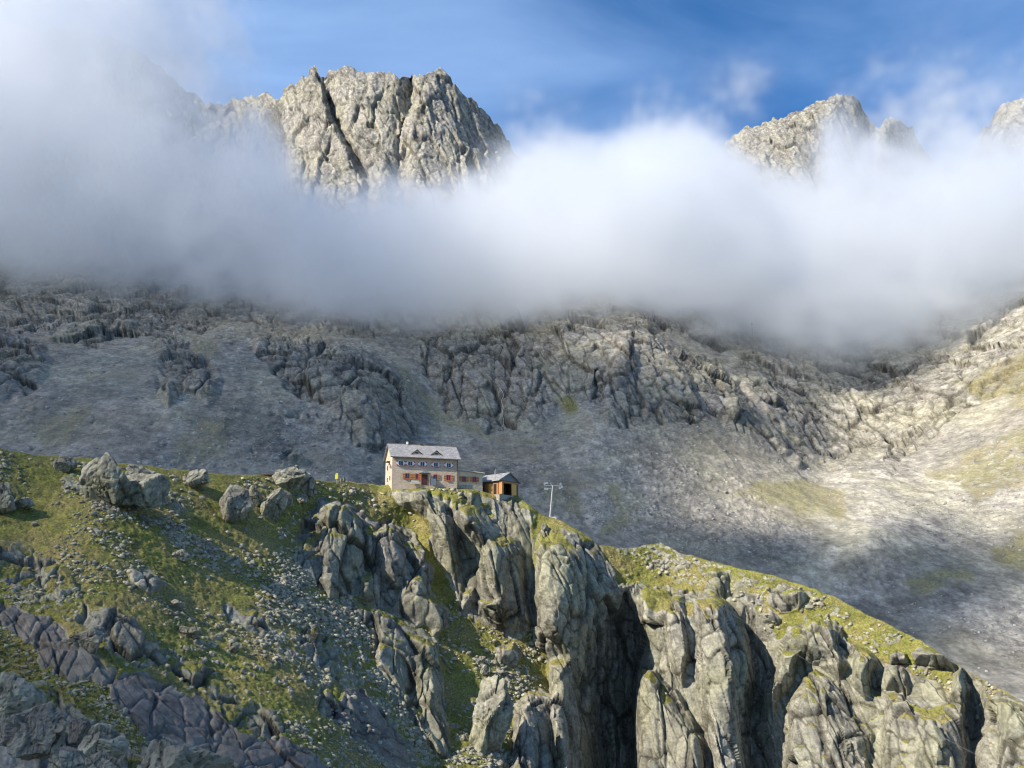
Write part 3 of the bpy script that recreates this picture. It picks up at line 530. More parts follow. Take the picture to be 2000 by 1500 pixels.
PALE_B = [([(1675,925),(1705,925),(1715,980),(1735,1050),(1700,1060),(1680,1000)], 1), ([(1560,925),(1720,922),(1850,935),(1900,985),(2050,930),(2100,960),(1900,1050),(1700,1080),(1600,1130),(1700,1150),(1760,1200),(1900,1170),(2200,1060),(2300,1300),(2000,1290),(1880,1240),(1700,1180),(1500,1130),(1600,1080),(1700,1010),(1680,960)], 1),
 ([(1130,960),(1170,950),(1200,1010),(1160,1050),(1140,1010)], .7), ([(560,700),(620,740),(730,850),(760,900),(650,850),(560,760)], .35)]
XB = np.arange(-450, 2451, 2.1); NB = 660
vb = np.linspace(0, 1, NB)
BX = np.repeat(XB[None], NB, 0)
jag = 4.0 * vnoise(np.stack([XB / 13, XB * 0, XB * 0], -1), 3) + 3.0 * vnoise(np.stack([XB / 5, XB * 0, XB * 0], -1), 4)
SB = np.interp(XB, bx_, by_) + jag
BY = SB[None] + vb[:, None] * (1440 + np.clip((XB - 1400) * 0.1, 0, 80)[None] - SB[None])
DB = tps(BASE_B, True)(BX, BY)
XY0 = np.stack([BX, BY, BX * 0], -1)
WX = BX + 12 * vnoise(XY0 / 40, 111) + 5 * vnoise(XY0 / 13, 112); WY = BY + 10 * vnoise(XY0 / 40, 113) + 5 * vnoise(XY0 / 13, 114)
UX = BX + 9 * vnoise(XY0 / 80, 115); UY = BY + 9 * vnoise(XY0 / 80, 116)
rock = np.zeros_like(DB); green = np.zeros_like(DB); pale = np.zeros_like(DB)
for poly, amp, wl, wr, rk_ in ROCK_B:
    s, _ = polysd(poly, WX, WY); _, t = bulge(poly, UX, UY, wl, wr)
    DB -= amp * (0.5 * t + 0.5 * (1 - (1 - t) ** 2)); rock = np.maximum(rock, rk_ * sstep(-6, 10, s))
for poly, amp in GUL_B:
    s, _ = polysd(poly, BX + 4 * vnoise(XY0 / 12, 5), BY); DB -= amp * sstep(-1, 9, s)
for poly, st in GREEN_B:
    s, _ = polysd(poly, WX, WY); green = np.maximum(green, st * sstep(-12, 16, s))
for poly, st in PALE_B:
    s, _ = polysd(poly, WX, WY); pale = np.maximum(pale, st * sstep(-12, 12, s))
PB = ray(BX, BY) * DB[..., None]
out = sstep(0.28, 0.42, fbm(PB * np.array([1, .5, .6]), 42, 5, 91, 0.6)) * (BX < 1150) * (BY < 900) * .85
rock = np.maximum(rock, out * (1 - green)); DB_ = DB
N = grid_normals(blur(PB, 14)) + np.array([-0.1, -0.5, 0.15]); N /= np.linalg.norm(N, axis=-1, keepdims=True)
PS = PB * np.array([1, 0.4, 1])
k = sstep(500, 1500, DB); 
Q = PS + 1.2 * np.stack([fbm(PS, 60, 3, 21), fbm(PS, 60, 3, 22), fbm(PS, 60, 3, 23)], -1)
c_, s_ = math.cos(0.2), math.sin(0.2)
Q = np.stack([Q[..., 0] * c_ + Q[..., 2] * s_, Q[..., 1], (-Q[..., 0] * s_ + Q[..., 2] * c_) / 3.4], -1)
h1, e1, r1 = facet(Q, 32, 1, (1.1, .3, .5)); h2, e2, r2 = facet(Q, 11, 2, (1.1, .4, .6)); h3, e3, r3 = facet(Q * np.array([1, 1, 1.5]), 4.2, 3)
disp = rock * ((6 + 3 * k) * h1 + (2.5 + 0.6 * k) * h2 + (0.7 + 0.4 * k) * h3 + (2.2 + 4 * k) * fbm(PS * np.array([1, 1, .3]), 28, 5, 31, 0.55))
disp -= rock * (1 + .4 * k) * (1.8 * np.exp(-(e1 / 0.05) ** 2) + 0.9 * np.exp(-(e2 / 0.07) ** 2) + 0.5 * np.exp(-(e3 / 0.09) ** 2))
soft = 1 - rock
# scree: runnels down the fall line and boulders
Qr = np.stack([PB[..., 0] + 0.25 * PB[..., 2], PB[..., 1] * 0.15, PB[..., 2] * 0.15], -1)
disp += soft * (3.0 * fbm(PB, 55, 4, 41) + 1.6 * fbm(Qr, 14, 3, 42, 0.5) + 0.5 * fbm(PS, 5, 3, 43, 0.7))
hs, es, rs = facet(PB * np.array([1, .3, 1.3]), 3.0, 7)
bl = sstep(0.45, 0.85, rs + 0.35 * fbm(PB, 45, 3, 44)) * sstep(0.02, 0.25, es)
bl = bl * sstep(-.15, .2, fbm(Qr, 30, 4, 52, .6) + .6 * fbm(PB, 80, 4, 53))
disp += soft * bl * (0.5 + 0.7 * hs)
tp = sstep(0, 0.02, vb)[:, None]
PB2 = PB + N * (disp * (0.45 + 0.55 * tp))[..., None]
big = fbm(PB, 60, 5, 47, 0.6); run = fbm(Qr, 22, 4, 48, 0.6)
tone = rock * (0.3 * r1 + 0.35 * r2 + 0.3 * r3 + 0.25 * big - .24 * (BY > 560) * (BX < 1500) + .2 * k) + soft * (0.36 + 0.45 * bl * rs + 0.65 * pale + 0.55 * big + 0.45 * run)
earth = soft * (1 - pale) * sstep(0.05, 0.45, fbm(PB, 38, 5, 49, 0.6) + 0.35 * run) * 0.35 * (1 - 0.6 * bl)
crack = rock * np.clip(0.85 * np.exp(-(e1 / 0.03) ** 2) + 0.75 * np.exp(-(e2 / 0.05) ** 2) + 0.4 * np.exp(-(e3 / 0.08) ** 2), 0, 0.9)
green = np.clip(green * (1 - 0.6 * bl) * (1 - pale), 0, 1)
ledge = sstep(0.6, 0.85, N[..., 2]) * 0.0
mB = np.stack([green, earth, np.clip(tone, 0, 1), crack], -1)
top = PB2[0]; backs = []
for q_ in range(6, 0, -1):
    q = top.copy(); q[:, 1] += 50.0 * q_; q[:, 0] += top[:, 0] / top[:, 1] * 50 * q_; q[:, 2] -= 40 * q_
    backs.append(q)
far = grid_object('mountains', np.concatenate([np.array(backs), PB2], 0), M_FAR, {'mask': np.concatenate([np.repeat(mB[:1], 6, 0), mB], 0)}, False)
tag(far, kind='structure')
def bground(x, y):
    c = int(np.clip(round((x - XB[0]) / 2.1), 0, len(XB) - 1)); r = int(np.clip(np.searchsorted(BY[:, c], y), 0, NB - 1))
    return Vector(PB2[r, c].tolist()), float(DB[r, c])

rock_b, pale_b = rock.copy(), pale.copy()
# ------------------------------------------------------------------ clouds (real volumes at their place in the valley)
def volume_cloud(name, dens, lo, hi, mat):
    """dens[iz, iy, ix] -> fog volume filling the box lo..hi"""
    nz_, ny_, nx_ = dens.shape; n = dens.size
    me = bpy.data.meshes.new(name); me.vertices.add(n)
    me.vertices.foreach_set('co', np.stack([np.full(n, (lo[0] + hi[0]) / 2), np.full(n, (lo[1] + hi[1]) / 2), np.full(n, (lo[2] + hi[2]) / 2)], -1).astype(np.float32).ravel())
    a = me.attributes.new('thickness', 'FLOAT', 'POINT'); a.data.foreach_set('value', dens.astype(np.float32).ravel())
    o = link(bpy.data.objects.new(name, me))
    g = bpy.data.node_groups.new(name + '_fog', 'GeometryNodeTree')
    g.interface.new_socket('Geometry', in_out='INPUT', socket_type='NodeSocketGeometry'); g.interface.new_socket('Geometry', in_out='OUTPUT', socket_type='NodeSocketGeometry')
    N_ = g.nodes.new; l = g.links.new
    gi = N_('NodeGroupInput'); go = N_('NodeGroupOutput'); vc = N_('GeometryNodeVolumeCube'); si = N_('GeometryNodeSampleIndex'); na = N_('GeometryNodeInputNamedAttribute')
    pos = N_('GeometryNodeInputPosition'); sm = N_('GeometryNodeSetMaterial'); sp = N_('ShaderNodeSeparateXYZ')
    na.data_type = 'FLOAT'; na.inputs['Name'].default_value = 'thickness'; si.data_type = 'FLOAT'; si.clamp = True
    vc.inputs['Min'].default_value = lo; vc.inputs['Max'].default_value = hi
    vc.inputs['Resolution X'].default_value = nx_; vc.inputs['Resolution Y'].default_value = ny_; vc.inputs['Resolution Z'].default_value = nz_
    l(pos.outputs[0], sp.inputs[0]); idx = []
    for i, m in enumerate((nx_, ny_, nz_)):
        q = N_('ShaderNodeMapRange'); q.inputs[1].default_value = lo[i]; q.inputs[2].default_value = hi[i]; q.inputs[3].default_value = 0; q.inputs[4].default_value = m - 1
        l(sp.outputs[i], q.inputs[0]); r = N_('ShaderNodeMath'); r.operation = 'ROUND'; l(q.outputs[0], r.inputs[0]); idx.append(r.outputs[0])
    m1 = N_('ShaderNodeMath'); m1.operation = 'MULTIPLY_ADD'; l(idx[2], m1.inputs[0]); m1.inputs[1].default_value = ny_; l(idx[1], m1.inputs[2])
    m2 = N_('ShaderNodeMath'); m2.operation = 'MULTIPLY_ADD'; l(m1.outputs[0], m2.inputs[0]); m2.inputs[1].default_value = nx_; l(idx[0], m2.inputs[2])
    l(gi.outputs[0], si.inputs['Geometry']); l(na.outputs[0], si.inputs['Value']); l(m2.outputs[0], si.inputs['Index'])
    l(si.outputs[0], vc.inputs['Density']); l(vc.outputs[0], sm.inputs[0]); sm.inputs['Material'].default_value = mat; l(sm.outputs[0], go.inputs[0])
    md = o.modifiers.new('fog', 'NODES'); md.node_group = g
    me.materials.append(mat)
    return o
def fog_mat(name, dens, aniso, col=(1, 1, 1)):
    m = bpy.data.materials.new(name); m.use_nodes = True; t = m.node_tree; t.nodes.clear()
    o = t.nodes.new('ShaderNodeOutputMaterial'); p = t.nodes.new('ShaderNodeVolumePrincipled')
    p.inputs['Density'].default_value = dens; p.inputs['Anisotropy'].default_value = aniso; p.inputs['Color'].default_value = (*col, 1)
    t.links.new(p.outputs[0], o.inputs['Volume']); return m
CLOUD = [(-300,100,.7),(0,0,.75),(0,100,.8),(150,30,.8),(150,130,.85),(-300,400,1),(0,300,1),(200,300,1),(100,500,.9),(300,400,1),(500,420,1),(450,320,.9),(380,270,.7),(600,460,1),(800,470,1),(1000,450,1),(960,400,.8),(1080,330,.6),(1100,450,1),(1230,320,.7),(1340,300,.9),(1300,400,1),(1500,450,1),(1400,520,1),(1500,600,.7),(1700,580,.9),(1900,500,1),(1700,440,.9),(1850,390,.9),(1960,320,.35),(2300,300,.9),(2300,500,1),(600,560,.9),(800,570,.9),(1050,560,.9),(1250,540,1),
 (300,120,.4),(300,0,.5),(230,-60,.7),(400,120,.08),(440,215,.3),(490,215,.3),(510,245,.5),(540,285,.3),(600,350,.15),(680,380,.25),(760,360,.1),(850,370,.15),(950,345,.15),(1020,250,.0),(1100,235,-.15),(1200,255,-.1),(1280,225,.05),(1370,250,.0),(1430,300,.1),(1530,350,.12),(1600,330,.1),(1680,270,.2),(1740,180,-.15),(1850,190,.05),(1900,270,.0),(1960,180,-.35),(1475,150,.0),
 (-300,560,0),(0,575,0),(200,590,0),(400,622,0),(500,640,0),(700,668,0),(900,662,0),(1050,640,0),(1150,612,0),(1250,618,0),(1350,655,0),(1450,690,.05),(1600,712,.05),(1750,690,0),(1870,660,0),(1950,620,0),(2050,595,0),(2300,560,0),
 (600,200,-1),(800,250,-1),(800,100,-1),(500,80,-.4),(450,0,-.3),(1000,100,-.8),(1200,120,-1),(1500,60,-1),(1900,60,-.6),(1560,200,-.8),(1620,240,-.03),(1500,290,-.5),(1740,235,-.2),(700,300,-.6),(880,290,-.6),(540,220,-.5),
 (-300,750,-1),(0,720,-1),(400,760,-1),(800,780,-1),(1200,760,-1),(1600,830,-1),(2000,760,-1),(2300,760,-1),(1000,1000,-1.5)]
clm = tps(CLOUD)
def build_bank():
    lo = (-820, 850, 140); hi = (820, 1210, 720); st = 8.0
    n = [int((hi[i] - lo[i]) / st) for i in range(3)]
    ax = [np.linspace(lo[i], hi[i], n[i]) for i in range(3)]
    Z, Y, X = np.meshgrid(ax[2], ax[1], ax[0], indexing='ij')
    Yr = 1010.0 + 0.8 * (Y - 1010)                                       # the bank stands across the valley
    cyy = (Z / Yr * CP - SP) / (CP + Z / Yr * SP); px = 1000 + F * X / Yr * (CP - cyy * SP); py = 750 - F * cyy
    P = np.stack([X, Y, Z], -1)
    w = np.stack([fbm(P, 150, 3, 201), fbm(P, 150, 3, 202), fbm(P, 150, 3, 203)], -1)
    f = clm(px, py)
    n1 = fbm(P + 45 * w, 120, 5, 205, 0.55)
    n2_ = fbm(P + 60 * w, 38, 4, 206, 0.6)
    n3_ = fbm((P + 30 * w) * np.array([1, 1, 1.3]), 16, 3, 207, 0.6)
    f = f + 0.75 * n1 + 1.0 * n2_ + 0.6 * n3_
    d = sstep(0.0, 0.55, f) ** 1.3 + 0.09 * sstep(-0.5, 0.1, f) * sstep(-.3, .5, n1 + n2_)
    ey = (Y - 1030) / 180; d = d * sstep(1.0, 0.6, np.abs(ey) + 0.9 * n1 + 0.6 * n2_)
    d = d * sstep(820, 700, np.abs(X)) * (0.6 + 0.4 * sstep(-330, -30, X))
    d = d * sstep(140, 165, Z) * sstep(720, 690, Z)
    o = volume_cloud('cloud_bank', d, lo, hi, fog_mat('cloud_bank_fog', 0.018, 0.45, (0.945, 0.968, 0.995)))  # white cloud tinted bluish; blue skylight is put into the fog colour
    tag(o, 'thick pale cloud bank hanging across the mountains behind the hut', 'cloud', kind='stuff')
build_bank()
# ------------------------------------------------------------------ unseen cloud added out of frame, shaped by the shade maps to block the sun
SHADE = [(0,900,.55),(0,1200,.7),(0,1450,.8),(200,1000,.6),(300,1150,.6),(200,1400,.7),(450,1400,.6),(400,950,.4),(450,1050,.5),(530,960,.15),(440,1235,-.3),(400,1205,-.1),(480,1255,-.3),(420,1265,-.1),(470,1210,-.1),(540,1260,.3),(560,1120,.4),(640,1010,.45),(650,1100,.55),(780,1100,.6),(820,1200,.6),(740,1260,.6),(640,1450,.45),(850,1380,.3),(700,1350,.4),
 (600,925,0),(700,945,0),(680,960,.1),(765,975,0),(900,960,0),(860,1010,0),(950,1100,0),(900,1200,.05),(900,1300,.1),(950,1400,0),(1000,1000,0),(1100,1100,0),(1100,1450,0),(1300,1100,0),(1350,1300,0),(1600,1200,0),(1600,1450,0),(1900,1350,0),(1900,1480,0)]
SHADE_B = [(-200,650,1),(0,600,1),(0,850,.95),(400,650,1),(400,900,.95),(700,700,1),(700,900,.95),(900,700,.95),(900,850,.95),(1000,900,.9),(1050,700,.8),(1200,700,.55),(1150,640,.3),(1250,650,.15),(1300,780,.75),(1400,800,.65),(1400,700,.1),(1480,780,.2),(1500,850,.55),(1600,880,.6),(1550,955,-.2),(1700,930,-.3),(1700,1000,-.2),(1900,900,-.2),(1900,700,-.3),(1700,750,-.1),(1800,870,-.1),
 (1300,850,.6),(1200,900,.85),(1350,960,.4),(1420,1010,.2),(1250,1000,.9),(1100,1000,.95),(1400,1080,.9),(1500,1070,.8),(1600,1060,.85),(1800,1035,.65),(1920,1000,.2),(1980,985,0),(1950,1100,.7),(1700,1120,.75),(1900,1250,.5),(2000,1220,.4),(2100,1000,.4),(2200,700,-.2),(2100,900,0),(1600,640,-.1),(2000,600,-.1),
 (-200,350,0),(0,300,0),(400,350,0),(600,450,0),(900,450,0),(900,560,0),(500,540,0),(0,490,0),(300,510,0),(650,560,0),(1050,480,0),(1150,520,.1),(1200,420,.1),(1200,300,0),(1450,400,0),(1800,450,0),(0,0,.6),(0,100,.6),(200,50,.6),(300,110,.45),(0,200,.35)]
def shade_cloud():
    S = np.array(SUN_DIR); e1_ = np.cross([0, 0, 1.0], S); e1_ /= np.linalg.norm(e1_); e2_ = np.cross(S, e1_)
    fa, fb = tps(SHADE), tps(SHADE_B); pts = []; val = []
    m = (GX > -380) & (GX < 2350) & (GY < 1690); pts.append(P2[m]); val.append(fa(GX[m], GY[m]) * (GX[m] < 1000)); nF = int(m.sum())
    m = (BX > -400) & (BX < 2400) & (BY > 560); pts.append(PB2[m]); val.append(fb(BX[m], BY[m]))
    m = LX < 560; pts.append(PL[m]); val.append(np.full(m.sum(), .65)); q = PL[m].copy(); q[:, 2] += 1.2; pts.append(q); val.append(np.full(m.sum(), .65)); q = q.copy(); q[:, 2] += 1.2; pts.append(q); val.append(np.full(m.sum(), .65))
    gx, gy = np.meshgrid(np.arange(-400, 2400, 5.0), np.arange(-100, 700, 5.0))
    for Y in (1000, 1060, 1130): pts.append((ray(gx, gy) * Y).reshape(-1, 3)); val.append(fb(gx, gy).ravel())
    Pp = np.concatenate(pts); V_ = np.concatenate(val); V_ = np.clip(0.5 * V_ + 0.5 * sstep(.2, .75, V_), 0, .86)
    u = Pp @ e1_; v_ = Pp @ e2_; st = 7.0
    u0, u1, v0, v1 = u.min() - 60, u.max() + 60, v_.min() - 60, v_.max() + 60
    nu, nv = int((u1 - u0) / st) + 1, int((v1 - v0) / st) + 1
    iu = ((u - u0) / st).astype(int); iv = ((v_ - v0) / st).astype(int); id_ = iv * nu + iu
    s = np.bincount(id_, V_, nu * nv).reshape(nv, nu); c = np.bincount(id_, minlength=nu * nv).reshape(nv, nu).astype(float)
    sF = np.bincount(id_[:nF], V_[:nF], nu * nv).reshape(nv, nu); cF = np.bincount(id_[:nF], minlength=nu * nv).reshape(nv, nu)
    s = np.where(cF > 3, sF, s); c = np.where(cF > 3, cF, c).astype(float)          # what lies near keeps its own light
    for _ in range(1): s = s / np.maximum(c, 1); c = (c > 0) * 1.0; s, c = blur(s * 1.0, 1), blur(c, 1)
    T = np.where(c > .05, s / np.maximum(c, .05), 0); w0, w1 = 560.0, 640.0; nw = 9
    gx, gy = np.meshgrid(u0 + np.arange(nu) * st, v0 + np.arange(nv) * st)
    T = T + 0.10 * fbm(np.stack([gx, gy, gx * 0], -1), 60, 4, 77) * (T > .1); T = np.clip(T, 0, .96) * (T > .06)
    den = -np.log(1 - T) / (w1 - w0)
    prof = np.array([.25, .8, 1.2, 1.5, 1.5, 1.5, 1.2, .8, .25]); prof /= prof.mean()
    d3 = prof[:, None, None] * den[None]                      # z (towards the sun), y = v, x = u
    lo = (u0, v0, w0); hi = (u0 + (nu - 1) * st, v0 + (nv - 1) * st, w1)
    o = volume_cloud('drifting_cloud', d3 * 50, lo, hi, fog_mat('drifting_cloud_fog', 0.02, 0.0))  # added only for its shadow; density follows the wanted shade
    R = Matrix(np.stack([e1_, e2_, S], 1).tolist()).to_4x4(); o.matrix_basis = R
    tag(o, 'unseen thin cloud added to cast shade over the left slopes', 'cloud', kind='stuff')
shade_cloud()
# ------------------------------------------------------------------ building helpers
class MB:
    def __init__(s): s.v = []; s.f = []
    def poly(s, pts, faces):
        b = len(s.v); s.v += [tuple(p) for p in pts]; s.f += [tuple(i + b for i in f) for f in faces]; return s
    def box(s, x0, y0, z0, x1, y1, z1):
        return s.poly([(x0, y0, z0), (x1, y0, z0), (x1, y1, z0), (x0, y1, z0), (x0, y0, z1), (x1, y0, z1), (x1, y1, z1), (x0, y1, z1)],
                      [(0, 3, 2, 1), (4, 5, 6, 7), (0, 1, 5, 4), (1, 2, 6, 5), (2, 3, 7, 6), (3, 0, 4, 7)])
    def prism(s, prof, axis, a, b):
        """prof: 2-D outline, extruded along axis (0 x, 1 y) from a to b"""
        n = len(prof); mk = (lambda p, t: (t, p[0], p[1])) if axis == 0 else (lambda p, t: (p[0], t, p[1]))
        pts = [mk(p, a) for p in prof] + [mk(p, b) for p in prof]
        fs = [tuple(range(n)), tuple(range(2 * n - 1, n - 1, -1))] + [(i, i + n, (i + 1) % n + n, (i + 1) % n) for i in range(n)]
        return s.poly(pts, fs)
    def tube(s, p0, p1, r0, r1=None, n=8):
        r1 = r0 if r1 is None else r1; p0 = Vector(p0); p1 = Vector(p1); d = (p1 - p0).normalized()
        u = d.orthogonal().normalized(); w = d.cross(u); pts = []
        for p, r in ((p0, r0), (p1, r1)):
            for i in range(n):
                a = 2 * math.pi * i / n; pts.append(p + (u * math.cos(a) + w * math.sin(a)) * r)
        return s.poly(pts, [tuple(range(n - 1, -1, -1)), tuple(range(n, 2 * n))] + [(i, (i + 1) % n, (i + 1) % n + n, i + n) for i in range(n)])
    def build(s, name, mat, parent=None, smooth=False):
        me = bpy.data.meshes.new(name); me.from_pydata([tuple(v) for v in s.v], [], s.f); me.update()
        bm = bmesh.new(); bm.from_mesh(me); bmesh.ops.recalc_face_normals(bm, faces=bm.faces); bm.to_mesh(me); bm.free()
        if smooth: me.polygons.foreach_set('use_smooth', [True] * len(me.polygons))
        me.materials.append(mat); o = link(bpy.data.objects.new(name, me)); o.parent = parent; return o
def empty(name, loc, rz=0.0):
    o = link(bpy.data.objects.new(name, None)); o.location = loc; o.rotation_euler = (0, 0, rz); o.empty_display_size = 1; return o

def masonry(name, lo, hi, sc=2.2):
    t = NT(name); v = t.voro(sc, out='Color', stretch=(1, 1, 1.6)); e = t.voro(sc, feature='DISTANCE_TO_EDGE', stretch=(1, 1, 1.6)); n = t.noise(0.6, 5); n2 = t.noise(9, 4)
    c = t.mix(t.rng(t.math('ADD', t.math('MULTIPLY', n, 0.5), t.math('MULTIPLY', n2, 0.5)), 0.35, 0.65), lo, hi)
    q = t.n('ShaderNodeSeparateColor'); t.l(v, q.inputs[0])
    c = t.mix(t.rng(q.outputs[0], 0, 1, 0, 0.5), c, t.mix(1.0, c, (0.6, 0.56, 0.5), 'MULTIPLY'))
    c = t.mix(t.rng(e, 0.02, 0.07, 0.6, 0), c, (0.5, 0.46, 0.38))
    return t.bsdf(c, 0.9, t.rng(e, 0.0, 0.12), 0.5, 0.05, 0.2)
M_WALL = masonry('hut_masonry', (0.44, 0.33, 0.24), (0.68, 0.55, 0.42))
M_WALL2 = masonry('annex_masonry', (0.54, 0.43, 0.30), (0.74, 0.62, 0.46))
M_FOUND = masonry('foundation_stone', (0.22, 0.21, 0.18), (0.36, 0.34, 0.29), 1.5)
def shingle_mat():
    t = NT('grey_shingle'); b = t.n('ShaderNodeTexBrick'); b.inputs['Scale'].default_value = 1.0
    b.inputs['Color1'].default_value = (0.22, 0.22, 0.225, 1); b.inputs['Color2'].default_value = (0.30, 0.30, 0.305, 1); b.inputs['Mortar'].default_value = (0.1, 0.1, 0.1, 1)
    b.inputs['Brick Width'].default_value = 0.5; b.inputs['Row Height'].default_value = 0.34; b.inputs['Mortar Size'].default_value = 0.02
    t.l(t.n('ShaderNodeTexCoord').outputs['Object'], b.inputs['Vector']); n = t.noise(1.3, 6)
    c = t.mix(t.rng(n, 0.3, 0.7), t.mix(1.0, b.outputs['Color'], (0.8, 0.8, 0.8), 'MULTIPLY'), t.mix(1.0, b.outputs['Color'], (1.25, 1.25, 1.22), 'MULTIPLY'))
    return t.bsdf(c, 0.6, b.outputs['Fac'], 0.3, 0.02, 0.4)
M_ROOF = shingle_mat()
M_TRIM = plain('weathered_board', (0.10, 0.075, 0.05), 0.8, 0.3, 6)
M_WOODO = plain('orange_wood', (0.46, 0.21, 0.06), 0.6, 0.22, 4, stretch=(6, 6, 0.6))
M_WOODY = plain('golden_wood', (0.60, 0.36, 0.10), 0.6, 0.15, 4, stretch=(6, 6, 0.6))
M_WOODB = plain('brown_wood', (0.15, 0.085, 0.045), 0.75, 0.3, 4, stretch=(6, 6, 0.6))
M_WOODR = plain('rust_brown_wood', (0.32, 0.14, 0.05), 0.7, 0.25, 4, stretch=(6, 6, 0.6))
M_GREYB = plain('blue_grey_boards', (0.17, 0.20, 0.23), 0.7, 0.25, 3, stretch=(8, 8, 0.5))
M_WHITE = plain('white_paint', (0.80, 0.77, 0.74), 0.5, 0.08, 8)
M_RED = plain('red_paint', (0.52, 0.05, 0.07), 0.5, 0.12, 8)
M_GLASS = plain('dark_pane', (0.03, 0.02, 0.028), 0.12, 0.2, 2, 0.0, spec=0.7)
M_DARK = plain('painted_interior_shade', (0.02, 0.017, 0.015), 0.9, 0.2, 2)  # shade inside the shed, put into a near-black colour
M_METAL = plain('galvanised_steel', (0.34, 0.35, 0.36), 0.5, 0.1, 3, 0.05, 0.6)
M_CABLE = plain('steel_cable', (0.16, 0.16, 0.17), 0.5, 0.1, 3, 0.0, 0.3)
M_CONC = plain('concrete', (0.48, 0.45, 0.39), 0.9, 0.15, 1.5)
M_YEL = plain('yellow_sign', (0.62, 0.58, 0.06), 0.5, 0.05, 8)
M_WATER = plain('white_water', (0.45, 0.47, 0.49), 0.3, 0.1, 1.0)

# ------------------------------------------------------------------ the mountain hut
HT = math.radians(17)
hut = empty('mountain_hut', at(765, 951.5, 262.0), HT)
tag(hut, 'stone mountain hut of two storeys with grey roof and red and white shutters', 'building')
HL, HW, HE, HR = 15.7, 8.2, 7.55, 10.75
w = MB().prism([(0, -3.0), (HW, -3.0), (HW, HE), (HW / 2, HR - 0.12), (0, HE)], 0, 0, HL)
w.build('wall', M_WALL, hut)
ov = 0.75; sl = (HR - HE) / (HW / 2)
rf = MB()
for s in (0, 1):
    def yy(y): return y if s == 0 else HW - y
    prof = [(yy(-ov), HE - ov * sl + 0.02), (yy(HW / 2), HR), (yy(HW / 2), HR + 0.2), (yy(-ov), HE - ov * sl + 0.2)]
    rf.prism(prof, 0, -0.55, HL + 0.6)
roof = rf.build('roof', M_ROOF, hut)
MB().box(-0.6, -ov - 0.13, HE - ov * sl - 0.07, HL + 0.65, -ov - 0.01, HE - ov * sl + 0.09).build('gutter', M_TRIM, roof)
MB().prism([(HW / 2 - 0.18, HR + 0.13), (HW / 2, HR + 0.3), (HW / 2 + 0.18, HR + 0.13)], 0, -0.58, HL + 0.62).build('ridge_cap', M_TRIM, roof)
for x in (5.9, 10.6):                                                   # little gabled dormers
    y0 = 0.45; z0 = HE + y0 * sl + 0.16
    d = MB().prism([(x - 1.15, z0), (x + 1.15, z0), (x, z0 + 0.95)], 1, y0, y0 + 2.3)
    dm = d.build('dormer', M_WALL2, roof)
    r_ = MB()
    for q in (-1, 1):
        pr = [(x, z0 + 0.98), (x + q * 1.5, z0 - 0.22), (x + q * 1.5, z0 - 0.08), (x, z0 + 1.14)]
        r_.prism(pr if q > 0 else pr[::-1], 1, y0 - 0.3, y0 + 2.3)
    r_.build('dormer_roof', M_TRIM, dm); MB().box(x - 0.35, y0 - 0.03, z0 + 0.16, x + 0.35, y0 - 0.005, z0 + 0.5).build('vent', M_GLASS, dm)
def window(cx, cz, w_, h_, parent, kind, mat_sh, y=0.0, right=True, left=True):
    f = MB()
    f.box(cx - w_ / 2 - .09, y - .07, cz - h_ / 2 - .09, cx - w_ / 2, y - .003, cz + h_ / 2 + .09).box(cx + w_ / 2, y - .07, cz - h_ / 2 - .09, cx + w_ / 2 + .09, y - .003, cz + h_ / 2 + .09)
    f.box(cx - w_ / 2, y - .07, cz + h_ / 2, cx + w_ / 2, y - .003, cz + h_ / 2 + .09).box(cx - w_ / 2, y - .07, cz - h_ / 2 - .09, cx + w_ / 2, y - .003, cz - h_ / 2)
    f.box(cx - .03, y - .05, cz - h_ / 2, cx + .03, y - .004, cz + h_ / 2)
    o = f.build('window', M_WHITE if kind == 'red' else M_RED, parent)
    MB().box(cx - w_ / 2, y - .02, cz - h_ / 2, cx + w_ / 2, y - .002, cz + h_ / 2).build('pane', M_GLASS, o)
    MB().box(cx - w_ / 2 - .2, y - .2, cz - h_ / 2 - .19, cx + w_ / 2 + .2, y - .003, cz - h_ / 2 - .095).build('sill', M_RED if kind == 'red' else M_WOODO, o)
    sw = 0.5 if kind == 'red' else 0.62
    for q in ([-1] if left else []) + ([1] if right else []):
        x0 = cx + q * (w_ / 2 + .11); x1 = x0 + q * sw
        s = MB().box(min(x0, x1), y - .10, cz - h_ / 2 - .05, max(x0, x1), y - .04, cz + h_ / 2 + .05).build('shutter', mat_sh, o)
        if kind == 'red':                                                  # painted wedges
            zt, zb = cz + h_ / 2 + .05, cz - h_ / 2 - .05; zm = (zt + zb) / 2
            MB().prism([(x0, zt), (x1, zt), (x1, zm + .1)] if q > 0 else [(x0, zt), (x1, zm + .1), (x1, zt)], 1, y - .106, y - .1005).build('painted_wedge', M_RED, o)
            MB().prism([(x0, zb), (x1, zm - .1), (x1, zb)] if q > 0 else [(x0, zb), (x1, zb), (x1, zm - .1)], 1, y - .106, y - .1005).build('painted_wedge', M_RED, o)
        else:
            for zq in (-.3, .25): MB().box(min(x0, x1) + .04, y - .125, cz + zq, max(x0, x1) - .04, y - .101, cz + zq + .1).build('batten', M_WOODB, o)
    return o
for cx in (2.05, 4.25, 7.15, 10.4, 13.5): window(cx, 5.72, .95, .95, hut, 'red', M_WHITE)
for cx in (3.65, 10.3, 13.5): window(cx, 2.75, .85, 1.15, hut, 'wood', M_WOODO, left=cx != 10.3)
window(5.95, 2.75, .55, 1.15, hut, 'wood', M_WOODO, left=True, right=True)
